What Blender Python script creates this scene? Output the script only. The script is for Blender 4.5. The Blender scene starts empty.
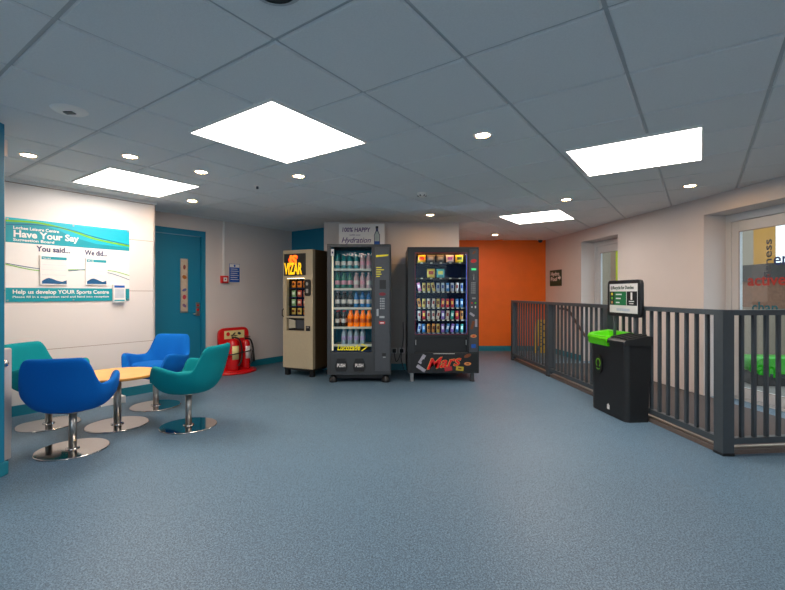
import bpy, bmesh, math, random
from mathutils import Vector, Matrix
random.seed(4)
SC = bpy.context.scene
COL = SC.collection
PI = math.pi

# ------------------------------------------------------------------ camera, world, exposure
CEIL, EYE = 2.26, 1.17
cam_d = bpy.data.cameras.new('camera')
cam = bpy.data.objects.new('camera', cam_d); COL.objects.link(cam)
cam.location = (0, 0, EYE); cam.rotation_euler = (PI/2, 0, 0)
cam_d.sensor_fit = 'HORIZONTAL'; cam_d.sensor_width = 36.0
cam_d.lens = 36.0*434/785
cam_d.shift_y = -1.5/785
cam_d.clip_start = .05
SC.camera = cam
W = bpy.data.worlds.new('overcast_sky'); SC.world = W; W.use_nodes = True
wn = W.node_tree.nodes; wl = W.node_tree.links
bg = wn['Background']; bg.inputs[1].default_value = 1.25
tc = wn.new('ShaderNodeTexCoord'); sp = wn.new('ShaderNodeSeparateXYZ'); rp = wn.new('ShaderNodeValToRGB')
wl.new(tc.outputs['Generated'], sp.inputs[0]); wl.new(sp.outputs[2], rp.inputs[0]); wl.new(rp.outputs[0], bg.inputs[0])
rp.color_ramp.elements[0].color = (.56, .70, .83, 1); rp.color_ramp.elements[1].color = (.74, .89, 1, 1)
SC.view_settings.view_transform = 'Standard'; SC.view_settings.look = 'None'
SC.view_settings.gamma = 1; SC.view_settings.use_curve_mapping = False
SC.view_settings.exposure = 1.0
try: SC.cycles.use_denoising = True
except Exception: pass
PANEL_E, SPOT_E = 7.4, 100.0

# ------------------------------------------------------------------ materials
def lin(c):
    return tuple(((x/255)/12.92 if x/255 <= .04045 else ((x/255+.055)/1.055)**2.4) for x in c)
MATS = {}
def mat(name, rgb, rough=.5, metal=0., emit=0., var=.06, scale=30., bump=0., bscale=200., spec=.5, coat=0.):
    if name in MATS: return MATS[name]
    m = bpy.data.materials.new(name); m.use_nodes = True
    N = m.node_tree.nodes; L = m.node_tree.links; p = N['Principled BSDF']
    c = lin(rgb)
    no = N.new('ShaderNodeTexNoise'); no.inputs['Scale'].default_value = scale; no.inputs['Detail'].default_value = 3
    g = N.new('ShaderNodeTexCoord'); L.new(g.outputs['Object'], no.inputs['Vector'])
    r = N.new('ShaderNodeValToRGB'); L.new(no.outputs['Fac'], r.inputs[0])
    r.color_ramp.elements[0].position = .3; r.color_ramp.elements[1].position = .7
    r.color_ramp.elements[0].color = (*[x*(1-var) for x in c], 1); r.color_ramp.elements[1].color = (*[min(1, x*(1+var)) for x in c], 1)
    L.new(r.outputs[0], p.inputs['Base Color'])
    p.inputs['Roughness'].default_value = rough; p.inputs['Metallic'].default_value = metal
    p.inputs['Specular IOR Level'].default_value = spec; p.inputs['Coat Weight'].default_value = coat
    if emit:
        p.inputs['Emission Color'].default_value = (*c, 1); p.inputs['Emission Strength'].default_value = emit
    if bump:
        n2 = N.new('ShaderNodeTexNoise'); n2.inputs['Scale'].default_value = bscale; L.new(g.outputs['Object'], n2.inputs['Vector'])
        b = N.new('ShaderNodeBump'); b.inputs['Strength'].default_value = bump; b.inputs['Distance'].default_value = .003
        L.new(n2.outputs['Fac'], b.inputs['Height']); L.new(b.outputs[0], p.inputs['Normal'])
    MATS[name] = m; return m

def floor_mat():
    m = bpy.data.materials.new('speckled_blue_vinyl'); m.use_nodes = True
    N = m.node_tree.nodes; L = m.node_tree.links; p = N['Principled BSDF']
    g = N.new('ShaderNodeTexCoord')
    n1 = N.new('ShaderNodeTexNoise'); n1.inputs['Scale'].default_value = 150; n1.inputs['Detail'].default_value = 5; n1.inputs['Roughness'].default_value = .75
    n2 = N.new('ShaderNodeTexNoise'); n2.inputs['Scale'].default_value = 1.2
    v = N.new('ShaderNodeTexVoronoi'); v.inputs['Scale'].default_value = 160
    for q in (n1, n2, v): L.new(g.outputs['Object'], q.inputs['Vector'])
    r = N.new('ShaderNodeValToRGB'); L.new(n1.outputs['Fac'], r.inputs[0])
    r.color_ramp.elements[0].position = .36; r.color_ramp.elements[0].color = (*lin((40, 68, 90)), 1)
    r.color_ramp.elements[1].position = .64; r.color_ramp.elements[1].color = (*lin((120, 150, 172)), 1)
    r2 = N.new('ShaderNodeValToRGB'); L.new(v.outputs['Color'], r2.inputs[0])
    r2.color_ramp.elements[0].position = .0; r2.color_ramp.elements[0].color = (.68, .68, .68, 1)
    r2.color_ramp.elements[1].position = .9; r2.color_ramp.elements[1].color = (1.32, 1.32, 1.32, 1)
    mx = N.new('ShaderNodeMix'); mx.data_type = 'RGBA'; mx.blend_type = 'MULTIPLY'; mx.inputs[0].default_value = 1
    L.new(r.outputs[0], mx.inputs[6]); L.new(r2.outputs[0], mx.inputs[7]); L.new(mx.outputs[2], p.inputs['Base Color'])
    mr = N.new('ShaderNodeMapRange'); L.new(n2.outputs['Fac'], mr.inputs[0]); mr.inputs[3].default_value = .38; mr.inputs[4].default_value = .55
    L.new(mr.outputs[0], p.inputs['Roughness'])
    b = N.new('ShaderNodeBump'); b.inputs['Strength'].default_value = .12; b.inputs['Distance'].default_value = .002
    L.new(n1.outputs['Fac'], b.inputs['Height']); L.new(b.outputs[0], p.inputs['Normal'])
    p.inputs['Specular IOR Level'].default_value = .4
    return m
def block_mat(name, rgb, bw=.44, bh=.215, rot=0):
    m = mat(name, rgb, .45, var=.04, scale=4)
    N = m.node_tree.nodes; L = m.node_tree.links; p = N['Principled BSDF']
    g = N.new('ShaderNodeTexCoord'); s = N.new('ShaderNodeSeparateXYZ'); c = N.new('ShaderNodeCombineXYZ')
    L.new(g.outputs['Object'], s.inputs[0]); L.new(s.outputs[0], c.inputs[0]); L.new(s.outputs[2], c.inputs[1])
    br = N.new('ShaderNodeTexBrick'); L.new(c.outputs[0], br.inputs[0])
    br.inputs['Scale'].default_value = 1; br.inputs['Brick Width'].default_value = bw; br.inputs['Row Height'].default_value = bh
    br.inputs['Mortar Size'].default_value = .006; br.inputs['Mortar Smooth'].default_value = .6
    b = N.new('ShaderNodeBump'); b.invert = True; b.inputs['Strength'].default_value = .5; b.inputs['Distance'].default_value = .004
    L.new(br.outputs['Fac'], b.inputs['Height']); L.new(b.outputs[0], p.inputs['Normal'])
    return m
def glass_mat(name, tint=(.95, .98, .97), refl=.07):
    m = bpy.data.materials.new(name); m.use_nodes = True
    N = m.node_tree.nodes; L = m.node_tree.links; N.remove(N['Principled BSDF'])
    o = N['Material Output']; t = N.new('ShaderNodeBsdfTransparent'); t.inputs[0].default_value = (*tint, 1)
    gl = N.new('ShaderNodeBsdfGlossy'); gl.inputs['Roughness'].default_value = .03
    no = N.new('ShaderNodeTexNoise'); no.inputs['Scale'].default_value = 3
    mr = N.new('ShaderNodeMapRange'); L.new(no.outputs['Fac'], mr.inputs[0]); mr.inputs[3].default_value = refl*.8; mr.inputs[4].default_value = refl*1.2
    mx = N.new('ShaderNodeMixShader'); L.new(mr.outputs[0], mx.inputs[0]); L.new(t.outputs[0], mx.inputs[1]); L.new(gl.outputs[0], mx.inputs[2])
    L.new(mx.outputs[0], o.inputs[0]); return m

M_FLOOR = floor_mat()
M_WALL = mat('matt_wall_paint', (214, 205, 200), .6, var=.015, scale=3, bump=.1, bscale=300)
M_PANEL = mat('gloss_wall_cladding', (226, 221, 218), .35, var=.01, scale=2)
M_GREYP = mat('grey_splashback', (190, 181, 172), .5, var=.03, scale=5)
M_JOINT = mat('panel_joint', (150, 122, 108), .6)
M_ORANGE = block_mat('orange_blockwork', (248, 112, 4))
M_TEAL = mat('teal_gloss_paint', (0, 120, 154), .5, var=.02, scale=4)
M_TEALB = mat('teal_skirting_vinyl', (22, 122, 142), .45, var=.03)
M_TILE = mat('ceiling_tile', (222, 224, 224), .9, var=.03, scale=120, bump=.35, bscale=260)
M_TBAR = mat('ceiling_t_bar', (178, 182, 184), .5, var=.01)
M_WHITE = mat('white_plastic', (235, 233, 228), .4, var=.01)
M_UPVC = mat('white_door_frame', (206, 206, 206), .4, var=.015)
M_MAT = mat('charcoal_entrance_matting', (84, 78, 78), .95, var=.25, scale=180, bump=.6)
M_RAIL = mat('dark_grey_powder_coat', (68, 76, 82), .45, var=.04)
M_KERB = mat('kerb_stone_grey', (104, 92, 86), .6, var=.1, scale=60)
M_STRIP = mat('kerb_metal_edge', (176, 168, 160), .35, .7)
M_CHROME = mat('polished_chrome', (205, 200, 196), .07, 1., var=.01)
M_STEEL = mat('brushed_steel', (170, 168, 165), .3, 1., var=.04)
M_BLUE = mat('blue_felt', (0, 98, 186), .9, var=.06, scale=300, bump=.3, bscale=600, spec=.2)
M_TGREEN = mat('teal_felt', (0, 132, 142), .9, var=.06, scale=300, bump=.3, bscale=600, spec=.2)
M_BEECH = mat('beech_laminate', (236, 178, 96), .35, var=.08, scale=12)
M_BEECHE = mat('beech_edge', (205, 140, 62), .5, var=.08, scale=20)
M_BLACK = mat('black_plastic', (22, 23, 25), .4, var=.05)
M_BIN = mat('black_recycled_plastic', (30, 32, 34), .5, var=.12, scale=60)
M_LIME = mat('lime_green_plastic', (92, 214, 12), .35, var=.02)
M_RED = mat('red_plastic', (208, 14, 20), .35, var=.03)
M_REDE = mat('extinguisher_red', (196, 12, 18), .2, var=.02, coat=.5)
M_YELL = mat('yellow_plastic', (250, 210, 22), .4, var=.03)
M_PAPER = mat('white_paper', (232, 230, 228), .7, var=.01)
M_NAVY = mat('navy_ink', (28, 36, 92), .6)
M_PURP = mat('purple_ink', (82, 44, 120), .6)
M_BTEAL = mat('board_teal_print', (0, 150, 165), .4, var=.02)
M_BTEAL2 = mat('board_cyan_print', (0, 178, 200), .4, var=.02)
M_GRN = mat('green_print', (110, 190, 40), .5)
M_BLU2 = mat('deep_blue_print', (10, 86, 136), .5)
M_LINE = mat('pale_line_print', (196, 204, 214), .6)
M_NOTB = mat('blue_notice_print', (10, 84, 176), .5)
M_CAB = mat('light_grey_cabinet', (196, 192, 192), .4, var=.02)
M_BEIGE = mat('beige_machine_enamel', (176, 164, 138), .4, var=.03)
M_BROWN = mat('dark_brown_side', (70, 54, 34), .5, var=.05)
M_CHAR = mat('charcoal_machine', (52, 56, 60), .4, var=.05)
M_CHAR2 = mat('charcoal_control_panel', (66, 70, 76), .35, var=.05)
M_MBLK = mat('black_machine_enamel', (30, 32, 34), .35, var=.05)
M_INT = mat('dark_machine_interior', (10, 42, 84), .9, var=.1)
M_INTB = mat('teal_machine_interior', (6, 130, 160), .9, var=.1)
M_SHELF = mat('pale_shelf_edge', (198, 200, 190), .4)
M_LUCO = mat('yellow_lettering', (228, 214, 20), .4, emit=.12)
M_MAGN = mat('painted_red_glow', (120, 28, 48), .4)
M_MARSR = mat('red_lettering', (226, 16, 20), .4)
M_GOLD = mat('gold_outline', (226, 178, 90), .4)
M_CHOC = mat('chocolate_brown', (120, 64, 30), .5, var=.2, scale=60)
M_TAN = mat('biscuit_tan', (214, 142, 82), .5, var=.15, scale=60)
M_SILV = mat('silver_wrapper', (176, 172, 182), .3, .3, var=.1)
M_DGREEN = mat('dark_green_sign', (14, 62, 44), .5)
M_PGREEN = mat('poster_green', (20, 120, 70), .5)
M_GLASS = glass_mat('clear_door_glass', refl=.08)
M_VGLASS = glass_mat('machine_glass', (.95, .98, .98), .010)
M_LAMP = mat('lit_panel_diffuser', (255, 245, 236), .5, emit=PANEL_E)
M_SPOT = mat('lit_downlight_lens', (255, 196, 130), .5, emit=SPOT_E)
M_STRIPL = mat('lit_cabinet_strip', (255, 236, 206), .5, emit=.22)
M_LCD = mat('lit_green_display', (60, 200, 120), .5, emit=.5)
M_FLAME = mat('lit_flame_yellow', (255, 190, 20), .5, emit=.55, var=.25, scale=40)
M_FLAMER = mat('lit_flame_red', (230, 50, 10), .5, emit=.5, var=.3, scale=40)
M_CREAM = mat('cream_label', (226, 214, 150), .5)

# ------------------------------------------------------------------ builders
class B:
    def __init__(s): s.bm = bmesh.new(); s.mats = []; s.mi = 0; s.smooth = False
    def use(s, m):
        if m not in s.mats: s.mats.append(m)
        s.mi = s.mats.index(m); return s
    def _f(s, vs, smooth=None):
        try: f = s.bm.faces.new(vs)
        except ValueError: return None
        f.material_index = s.mi; f.smooth = s.smooth if smooth is None else smooth; return f
    def box(s, x0, x1, y0, y1, z0, z1, bev=0., seg=2):
        v = [s.bm.verts.new((x, y, z)) for x in (x0, x1) for y in (y0, y1) for z in (z0, z1)]
        fs = [s._f([v[i] for i in q], False) for q in ((0,1,3,2), (4,6,7,5), (0,4,5,1), (2,3,7,6), (0,2,6,4), (1,5,7,3))]
        if bev:
            es = list({e for f in fs for e in f.edges})
            r = bmesh.ops.bevel(s.bm, geom=es, offset=bev, segments=seg, affect='EDGES', profile=.6)
            for f in r['faces']: f.material_index = s.mi
        return s
    def prism(s, poly, y0, y1, smooth=False):      # poly in x,z ; extruded along y
        a = [s.bm.verts.new((p[0], y0, p[1])) for p in poly]; b = [s.bm.verts.new((p[0], y1, p[1])) for p in poly]
        s._f(a, False); s._f(b[::-1], False); n = len(poly)
        for i in range(n): s._f([a[i], b[i], b[(i+1) % n], a[(i+1) % n]], smooth)
        return s
    def vprism(s, poly, z0, z1, smooth=False):     # poly in x,y
        a = [s.bm.verts.new((p[0], p[1], z0)) for p in poly]; b = [s.bm.verts.new((p[0], p[1], z1)) for p in poly]
        s._f(a[::-1], False); s._f(b, False); n = len(poly)
        for i in range(n): s._f([a[i], a[(i+1) % n], b[(i+1) % n], b[i]], smooth)
        return s
    def lathe(s, prof, cx=0, cy=0, seg=24, sx=1., sy=1., M=None):
        rings = []
        for r, z in prof:
            if r < 1e-5: rings.append([s.bm.verts.new((cx, cy, z))])
            else: rings.append([s.bm.verts.new((cx+r*sx*math.cos(2*PI*i/seg), cy+r*sy*math.sin(2*PI*i/seg), z)) for i in range(seg)])
        for a, b in zip(rings, rings[1:]):
            for i in range(seg):
                j = (i+1) % seg
                if len(a) == 1 and len(b) == 1: continue
                if len(a) == 1: s._f([a[0], b[j], b[i]], True)
                elif len(b) == 1: s._f([a[i], a[j], b[0]], True)
                else: s._f([a[i], a[j], b[j], b[i]], True)
        if M is not None:
            bmesh.ops.transform(s.bm, matrix=M, verts=[v for r in rings for v in r])
        return s
    def tube(s, pts, r, seg=10, cap=True):
        pts = [Vector(p) for p in pts]; rings = []; up = None
        for i, p in enumerate(pts):
            t = (pts[min(i+1, len(pts)-1)]-pts[max(i-1, 0)]).normalized()
            if up is None: up = Vector((0, 0, 1)) if abs(t.z) < .9 else Vector((1, 0, 0))
            a = t.cross(up).normalized(); b = t.cross(a).normalized(); up = -b if (-b).dot(up) > 0 else b
            rings.append([s.bm.verts.new(p+(a*math.cos(2*PI*k/seg)+b*math.sin(2*PI*k/seg))*r) for k in range(seg)])
        for a, b in zip(rings, rings[1:]):
            for i in range(seg): s._f([a[i], a[(i+1) % seg], b[(i+1) % seg], b[i]], True)
        if cap: s._f(rings[0][::-1], False); s._f(rings[-1], False)
        return s
    def text(s, txt, x, z, h, y=0., w=None, shear=0., off=0., ext=.0012, align='LEFT', vertical=False, slope=0.):
        cu = bpy.data.curves.new('t', 'FONT'); cu.body = txt; cu.size = 1; cu.offset = off; cu.extrude = .001
        cu.align_x = align; cu.resolution_u = 3; cu.shear = shear
        o = bpy.data.objects.new('t', cu); COL.objects.link(o)
        dg = bpy.context.evaluated_depsgraph_get(); me = bpy.data.meshes.new_from_object(o.evaluated_get(dg))
        bpy.data.objects.remove(o); bpy.data.curves.remove(cu)
        if not me.vertices: return s
        sc = h/.70
        xs = [v.co.x for v in me.vertices]; wid = (max(xs)-min(xs)) or 1
        sx = (w/wid) if w else sc
        vs = []
        for v in me.vertices:
            X, Z = v.co.x*sx, v.co.y*sc
            if vertical: X, Z = -v.co.y*sc, v.co.x*sx
            vs.append(s.bm.verts.new((x+X, y-ext*(1 if v.co.z > 0 else 0), z+Z+slope*X)))
        for p in me.polygons: s._f([vs[i] for i in p.vertices], False)
        bpy.data.meshes.remove(me); return s
    def ribbon(s, pts, w, y):        # thin curved stripe on a vertical board, pts (x,z) or (x,z,w)
        a = []; b = []
        for i, p in enumerate(pts):
            q = pts[min(i+1, len(pts)-1)]; o = pts[max(i-1, 0)]
            t = Vector((q[0]-o[0], q[1]-o[1])).normalized(); n = Vector((-t.y, t.x))*(p[2] if len(p) > 2 else w)/2
            a.append((p[0]+n.x, p[1]+n.y)); b.append((p[0]-n.x, p[1]-n.y))
        return s.prism(a+b[::-1], y-.0012, y)
    def obj(s, name, parent=None, M=None, fix=True):
        if fix: bmesh.ops.recalc_face_normals(s.bm, faces=s.bm.faces)
        me = bpy.data.meshes.new(name); s.bm.to_mesh(me); s.bm.free()
        for m in s.mats: me.materials.append(m)
        o = bpy.data.objects.new(name, me); COL.objects.link(o)
        if parent is not None: o.parent = parent
        elif M is not None: o.matrix_world = M
        return o
def rrect(x0, x1, z0, z1, r, n=5):
    p = []
    for cx, cz, a in ((x1-r, z1-r, 0), (x0+r, z1-r, PI/2), (x0+r, z0+r, PI), (x1-r, z0+r, 1.5*PI)):
        for k in range(n+1): p.append((cx+r*math.cos(a+PI/2*k/n), cz+r*math.sin(a+PI/2*k/n)))
    return p
def ell(cx, cz, a, b, n=20, rot=0):
    return [(cx+a*math.cos(t)*math.cos(rot)-b*math.sin(t)*math.sin(rot), cz+a*math.cos(t)*math.sin(rot)+b*math.sin(t)*math.cos(rot)) for t in [2*PI*i/n for i in range(n)]]
def tag(o, label, cat, group=None):
    o['label'] = label; o['category'] = cat
    if group: o['group'] = group
    return o
def thing(name, label, cat, loc, rz=0., group=None):
    o = bpy.data.objects.new(name, None); o.empty_display_size = .1; COL.objects.link(o)
    o.location = loc; o.rotation_euler = (0, 0, rz); return tag(o, label, cat, group)
def struct(o): o['kind'] = 'structure'; return o
def T(x, y, z, rz=0.): return Matrix.Translation((x, y, z)) @ Matrix.Rotation(rz, 4, 'Z')
def copy_tree(o, parent=None):
    c = o.copy(); COL.objects.link(c); c.parent = parent
    for ch in list(o.children): copy_tree(ch, c)
    return c

U = Vector((.815, -.579)); V = Vector((.579, .815)); RV = math.atan2(.815, .579); RU = math.atan2(-.579, .815)
def UV(u, v): return U*u+V*v
CB = .1   # skirting height

# ------------------------------------------------------------------ the room
b = B().use(M_FLOOR); b.box(-6.5, 4.15, -4, 9.2, -.12, 0); fl = struct(b.obj('floor'))
b = B().use(M_MAT)
b.vprism([(2.50, 3.27), (3.70, 3.27), (3.34, 7.2), (2.28, 7.2)], 0, .012); struct(b.obj('floor_matting'))
# ceiling: one tegular tile grid
u0, v0, TS = -2.699, .034, .6
b = B().use(M_TBAR)
b.box(-7, 4.15, -4, 9.3, CEIL+.010, CEIL+.1); b.use(M_TILE)
for i in range(-16, 16):
    for j in range(-12, 20):
        cu, cv = u0+(i+.5)*TS, v0+(j+.5)*TS
        p = UV(cu, cv)
        if not (-6.3 < p.x < 3.95 and -3.6 < p.y < 9.2): continue
        g = .008; hh = TS/2-g
        lo = [UV(cu+a*(hh-.006), cv+c*(hh-.006)) for a, c in ((-1, -1), (1, -1), (1, 1), (-1, 1))]
        hi = [UV(cu+a*hh, cv+c*hh) for a, c in ((-1, -1), (1, -1), (1, 1), (-1, 1))]
        vl = [b.bm.verts.new((q.x, q.y, CEIL)) for q in lo]; vh = [b.bm.verts.new((q.x, q.y, CEIL+.0098)) for q in hi]
        b._f(vl[::-1])
        for k in range(4): b._f([vl[k], vl[(k+1) % 4], vh[(k+1) % 4], vh[k]])
ceil = struct(b.obj('ceiling', fix=False))

def wall(name, p0, p1, z0=0, z1=CEIL+.06, t=.15, m=M_WALL, side=1):
    """local x runs p0 -> p1 (viewer's right), local +y goes into the wall"""
    p0, p1 = Vector(p0), Vector(p1); d = p1-p0; rz = math.atan2(d.y, d.x)
    b = B().use(m); b.box(0, d.length, 0, t, z0, z1)
    return struct(b.obj(name, M=T(p0.x, p0.y, 0, rz)))
def skirting(name, p0, p1, m=M_TEALB, h=CB):
    p0, p1 = Vector(p0), Vector(p1); d = p1-p0; rz = math.atan2(d.y, d.x)
    b = B().use(m); b.prism([(0, 0), (d.length, 0), (d.length, h), (0, h)], -.012, 0)
    return struct(b.obj(name, M=T(p0.x, p0.y, 0, rz)))
# feature wall along V with horizontal cladding joints
F0, F1 = UV(-5.33, -2.0), UV(-5.33, 2.59)
FL = 4.59
b = B()
zs = [0, .02, .61, 1.20, 1.79, CEIL-.035]
b.use(M_JOINT).box(0, FL-.004, .004, .5, 0, CEIL+.05)
for a, c in zip(zs[1:], zs[2:]): b.use(M_PANEL).box(0, FL, 0, .02, a+.0025, c-.0025)
b.use(M_PANEL).box(FL-.02, FL, .0, .5, 0, CEIL+.05)
b.use(M_WHITE).box(0, FL+.01, -.02, .02, CEIL-.03, CEIL+.01)
struct(b.obj('wall_left', M=T(F0.x, F0.y, 0, RV)))
skirting('baseboard_left', F0, F1)
W0 = UV(-5.87, 2.2)
# back-left wall with the door : local s measured along V from 0
def wp(s): return UV(-5.87, s)
# door opening from s=2.9 to s=3.555 (px 204)
D0, D1 = 2.55, 3.553
wall('wall_back_left', wp(D1+.03), wp(5.2), t=.2)
wall('wall_behind_feature', wp(1.5), wp(D0), t=.2)
wall('wall_above_door', wp(D0), wp(D1+.03), z0=2.07, t=.2)
skirting('baseboard_back_left', wp(D1+.10), wp(5.2))
# vending alcove
A0 = wp(5.2); A1 = A0+U*.9
wall('wall_alcove', A0-U*.0, (A1.x, A1.y), t=.15, m=M_TEAL)
b = B().use(M_WALL); b.box(-1.05, 1.02, 6.65, 6.80, 0, CEIL+.06); b.box(-1.05, -.9, 6.80, 7.4, 0, CEIL+.06); b.box(.87, 1.02, 6.80, 9.05, 0, CEIL+.06)
struct(b.obj('wall_back_vending'))
skirting('baseboard_back_vending', (-1.05, 6.65), (1.02, 6.65))
b = B().use(M_GREYP); b.box(-.95, .98, 6.64, 6.65, .1, 1.62); struct(b.obj('trim_1'))
# orange wall
b = B().use(M_ORANGE); b.box(1.02, 3.35, 0, .2, 0, CEIL+.06); struct(b.obj('wall_back_orange', M=T(0, 8.87, 0)))
skirting('baseboard_back_orange', (1.02, 8.87), (3.14, 8.87))
# right wall: runs from far (3.13,8.87) towards the viewer; local x = viewer's right
RW0 = Vector((3.13, 8.87)); RD = Vector((.1022, -.9948)); RR = math.atan2(RD.y, RD.x)
def rw(s): return RW0+RD*s
def rs(Y): return (8.87-Y)/.9948
O1a, O1b = rs(7.52), rs(6.50); O2a, O2b = rs(4.93), rs(3.42)
b = B().use(M_WALL); TH = .36; OH = 2.06
for a, c in ((-.3, O1a), (O1b, O2a), (O2b, 13)): b.box(a, c, 0, TH, 0, CEIL+.06)
for a, c in ((O1a, O1b), (O2a, O2b)): b.box(a, c, 0, TH, OH, CEIL+.06)
struct(b.obj('wall_right', M=T(RW0.x, RW0.y, 0, RR)))
skirting('baseboard_right', RW0, rw(O1a))
# side and rear of the room
wall('wall_side', (F0.x+.02, -3.6), (F0.x+.02, F0.y+.1), t=.15)
b = B().use(M_WALL); b.box(-5.7, -2.6, -3.75, -3.6, 0, CEIL+.06); b.box(1.9, 4.4, -3.75, -3.6, 0, CEIL+.06); b.box(-2.6, 1.9, -3.75, -3.6, 0, .4); struct(b.obj('wall_rear'))
# teal column
b = B().use(M_TEAL); b.box(-2.95, -2.5, 2.25, 2.80, 0, CEIL+.02, .008); struct(b.obj('column'))
b = B().use(M_TEALB); b.box(-2.96, -2.485, 2.24, 2.815, 0, .09, .012); struct(b.obj('baseboard_column'))

# teal door
L_ = D1-D0
b = B().use(M_TEAL); b.box(0, .05, .02, .12, 0, 2.07); b.box(L_-.03, L_+.03, .02, .12, 0, 2.07); b.box(.05, L_-.03, .02, .12, 1.99, 2.07)
p = wp(D0); d1 = struct(b.obj('door_1', M=T(p.x, p.y, 0, RV)))
b = B().use(M_TEAL); b.box(.055, L_-.035, .05, .09, .006, 1.985, .003); b.obj('door_leaf', d1)
b = B().use(M_STEEL); b.box(L_-.335, L_-.225, .042, .05, .90, 1.66, .002); b.use(mat('vision_glass', (188, 172, 152), .25, var=.15, scale=14)).box(L_-.325, L_-.235, .038, .043, .92, 1.64)
vp = b.obj('vision_panel', d1); vp['label'] = 'narrow pale vision panel with faint coloured marks'
b = B()
for k, (c, zz) in enumerate((((120, 60, 60), 1.54), ((150, 84, 20), 1.40), ((90, 90, 140), 1.22), ((170, 50, 70), 1.12), ((110, 80, 120), 1.0))):
    b.use(mat('vision_mark_%d' % k, c, .6)).prism(ell(L_-.28, zz, .02+.008*(k % 2), .035, 7, k), .0355, .038)
b.obj('sticker_marks', vp)
b = B().use(M_STEEL); b.box(L_-.105, L_-.05, .04, .05, .85, 1.04, .003); pl = b.obj('push_plate', d1); pl['label'] = 'steel lock plate with red marks'
b = B().use(M_RED); b.box(L_-.092, L_-.064, .036, .04, .99, 1.01); b.box(L_-.092, L_-.064, .036, .04, .92, .95); b.obj('red_mark', pl)
b = B().use(M_STEEL); b.tube([(L_-.08, .04, .88), (L_-.08, .0, .88), (L_-.17, .0, .88)], .009); b.obj('door_handle', d1)

# ------------------------------------------------------------------ glazed doors on the right
def glazed(n, a, c, depth, gl0, words):
    """a..c along the wall; frame plane at DEPTH"""
    o = rw(a); w = c-a
    M = T(o.x, o.y, 0, RR)
    b = B().use(M_UPVC); y0, y1 = depth, depth+.06
    b.box(0, .07, y0, y1, .0, OH, .004); b.box(w-.07, w, y0, y1, .0, OH, .004); b.box(.07, w-.07, y0, y1, 1.975, OH, .004)
    b.box(.07, w-.07, y0, y1, 0, .03)
    d = struct(b.obj('door_%d' % n, M=M))
    b = B().use(M_UPVC); y0 += .008; y1 -= .008
    b.box(.073, .165, y0, y1, .035, 1.97, .006); b.box(w-.165, w-.073, y0, y1, .035, 1.97, .006)
    b.box(.165, w-.165, y0, y1, 1.855, 1.97, .006); b.box(.165, w-.165, y0, y1, .035, .14, .006)
    lf = b.obj('door_leaf', d)
    b = B().use(M_JOINT); 
    for q in ((.163, .168, .14, 1.856), (w-.168, w-.163, .14, 1.856), (.163, w-.163, 1.852, 1.857), (.163, w-.163, .139, .143)): b.box(q[0], q[1], y0-.002, y0+.004, q[2], q[3])
    b.obj('gasket', lf)
    b = B().use(M_GLASS); b.box(.163, w-.163, depth+.028, depth+.034, .138, 1.858); b.obj('glass', lf)
    b = B().use(M_STEEL); b.box(w-.14, w-.1, y0-.006, y0, .95, 1.12, .002); b.tube([(w-.12, y0, 1.05), (w-.12, y0-.045, 1.05), (w-.23, y0-.045, 1.05)], .01); b.obj('door_handle', lf)
    for (txt, x, z, h, col, vert, wd) in words:
        b = B().use(mat('vinyl_'+txt, col, .5)); b.text(txt, x, z, h, y=depth+.0265, off=.012, vertical=vert, w=wd); b.obj('lettering', d)
    return d
glazed(2, O1a, O1b, .24, .2, [('c', .33, .885, .13, (60, 190, 20), False, None)])
def gx(px):    # pixel column on the far glazed door's plane -> local x (used for the lettering's spacing)
    k = (px-392.5)/434; Y = (3.525+.24+.1022*4.96)/(k+.1027); return rs(Y)-O2a
glazed(3, O2a, O2b, .27, .2, [
    ('en', gx(769.5), 1.46, .125, (22, 40, 98), False, None), ('active', gx(744), 1.255, .12, (176, 40, 26), False, gx(782)-gx(744)),
    ('chan', gx(748), .975, .11, (8, 92, 104), False, None), ('can', gx(745), .315, .16, (20, 170, 12), False, None),
    ('fitness', gx(768), 1.33, .085, (70, 74, 84), True, .40)])
# outside, beyond the glazed doors
b = B().use(mat('pavement_grey', (120, 112, 106), .9, var=.1, scale=10)); b.box(4.15, 16, -4, 16, -.12, -.03); struct(b.obj('ground_outside'))
M_YW = mat('yellow_render', (186, 132, 56), .8, var=.05, scale=3); M_OW = mat('buff_render', (150, 134, 116), .8, var=.05, scale=3)
M_DK = mat('dark_slate', (66, 60, 56), .8, var=.2, scale=12); M_BR = mat('brown_brick', (132, 92, 70), .8, var=.2, scale=20)
t = thing('neighbouring_house', 'yellow and buff rendered house standing outside the nearer glazed door', 'house', (8.2, 10.6, -.03))
b = B().use(M_YW); b.box(.02, .72, -.5, 2.2, 0, 5.2); b.obj('yellow_wall', t)
b = B().use(M_OW); b.box(-.9, .10, -.62, 2.2, 0, 5.2); b.obj('buff_wall', t)
b = B().use(M_DK); b.box(-1.1, .9, -.8, 2.4, 5.2, 5.35); b.obj('roof', t)
t = thing('outbuilding', 'low brown brick outbuilding with pale windows outside the nearer glazed door', 'building', (6.55, 7.6, -.03))
b = B().use(M_BR); b.box(0, 3.2, -.6, .6, .95, 1.42); b.obj('upper_wall', t)
b = B().use(M_OW); b.box(.02, 3.2, -.58, .6, 0, .95); b.obj('lower_wall', t)
b = B().use(M_DK); b.prism([(-.05, 1.42), (3.3, 1.42), (3.3, 1.47), (.3, 1.47), (-.05, 1.72)], -.7, .7); b.obj('roof', t)
for x in (.35, .95, 1.6):
    b = B().use(M_PAPER); b.box(x, x+.3, -.62, -.6, 1.08, 1.34); b.obj('window', t)
t = thing('green_trough', 'low bright green trough on a black base outside the glass door', 'planter', (5.35, 5.75, -.03), -.1)
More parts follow.
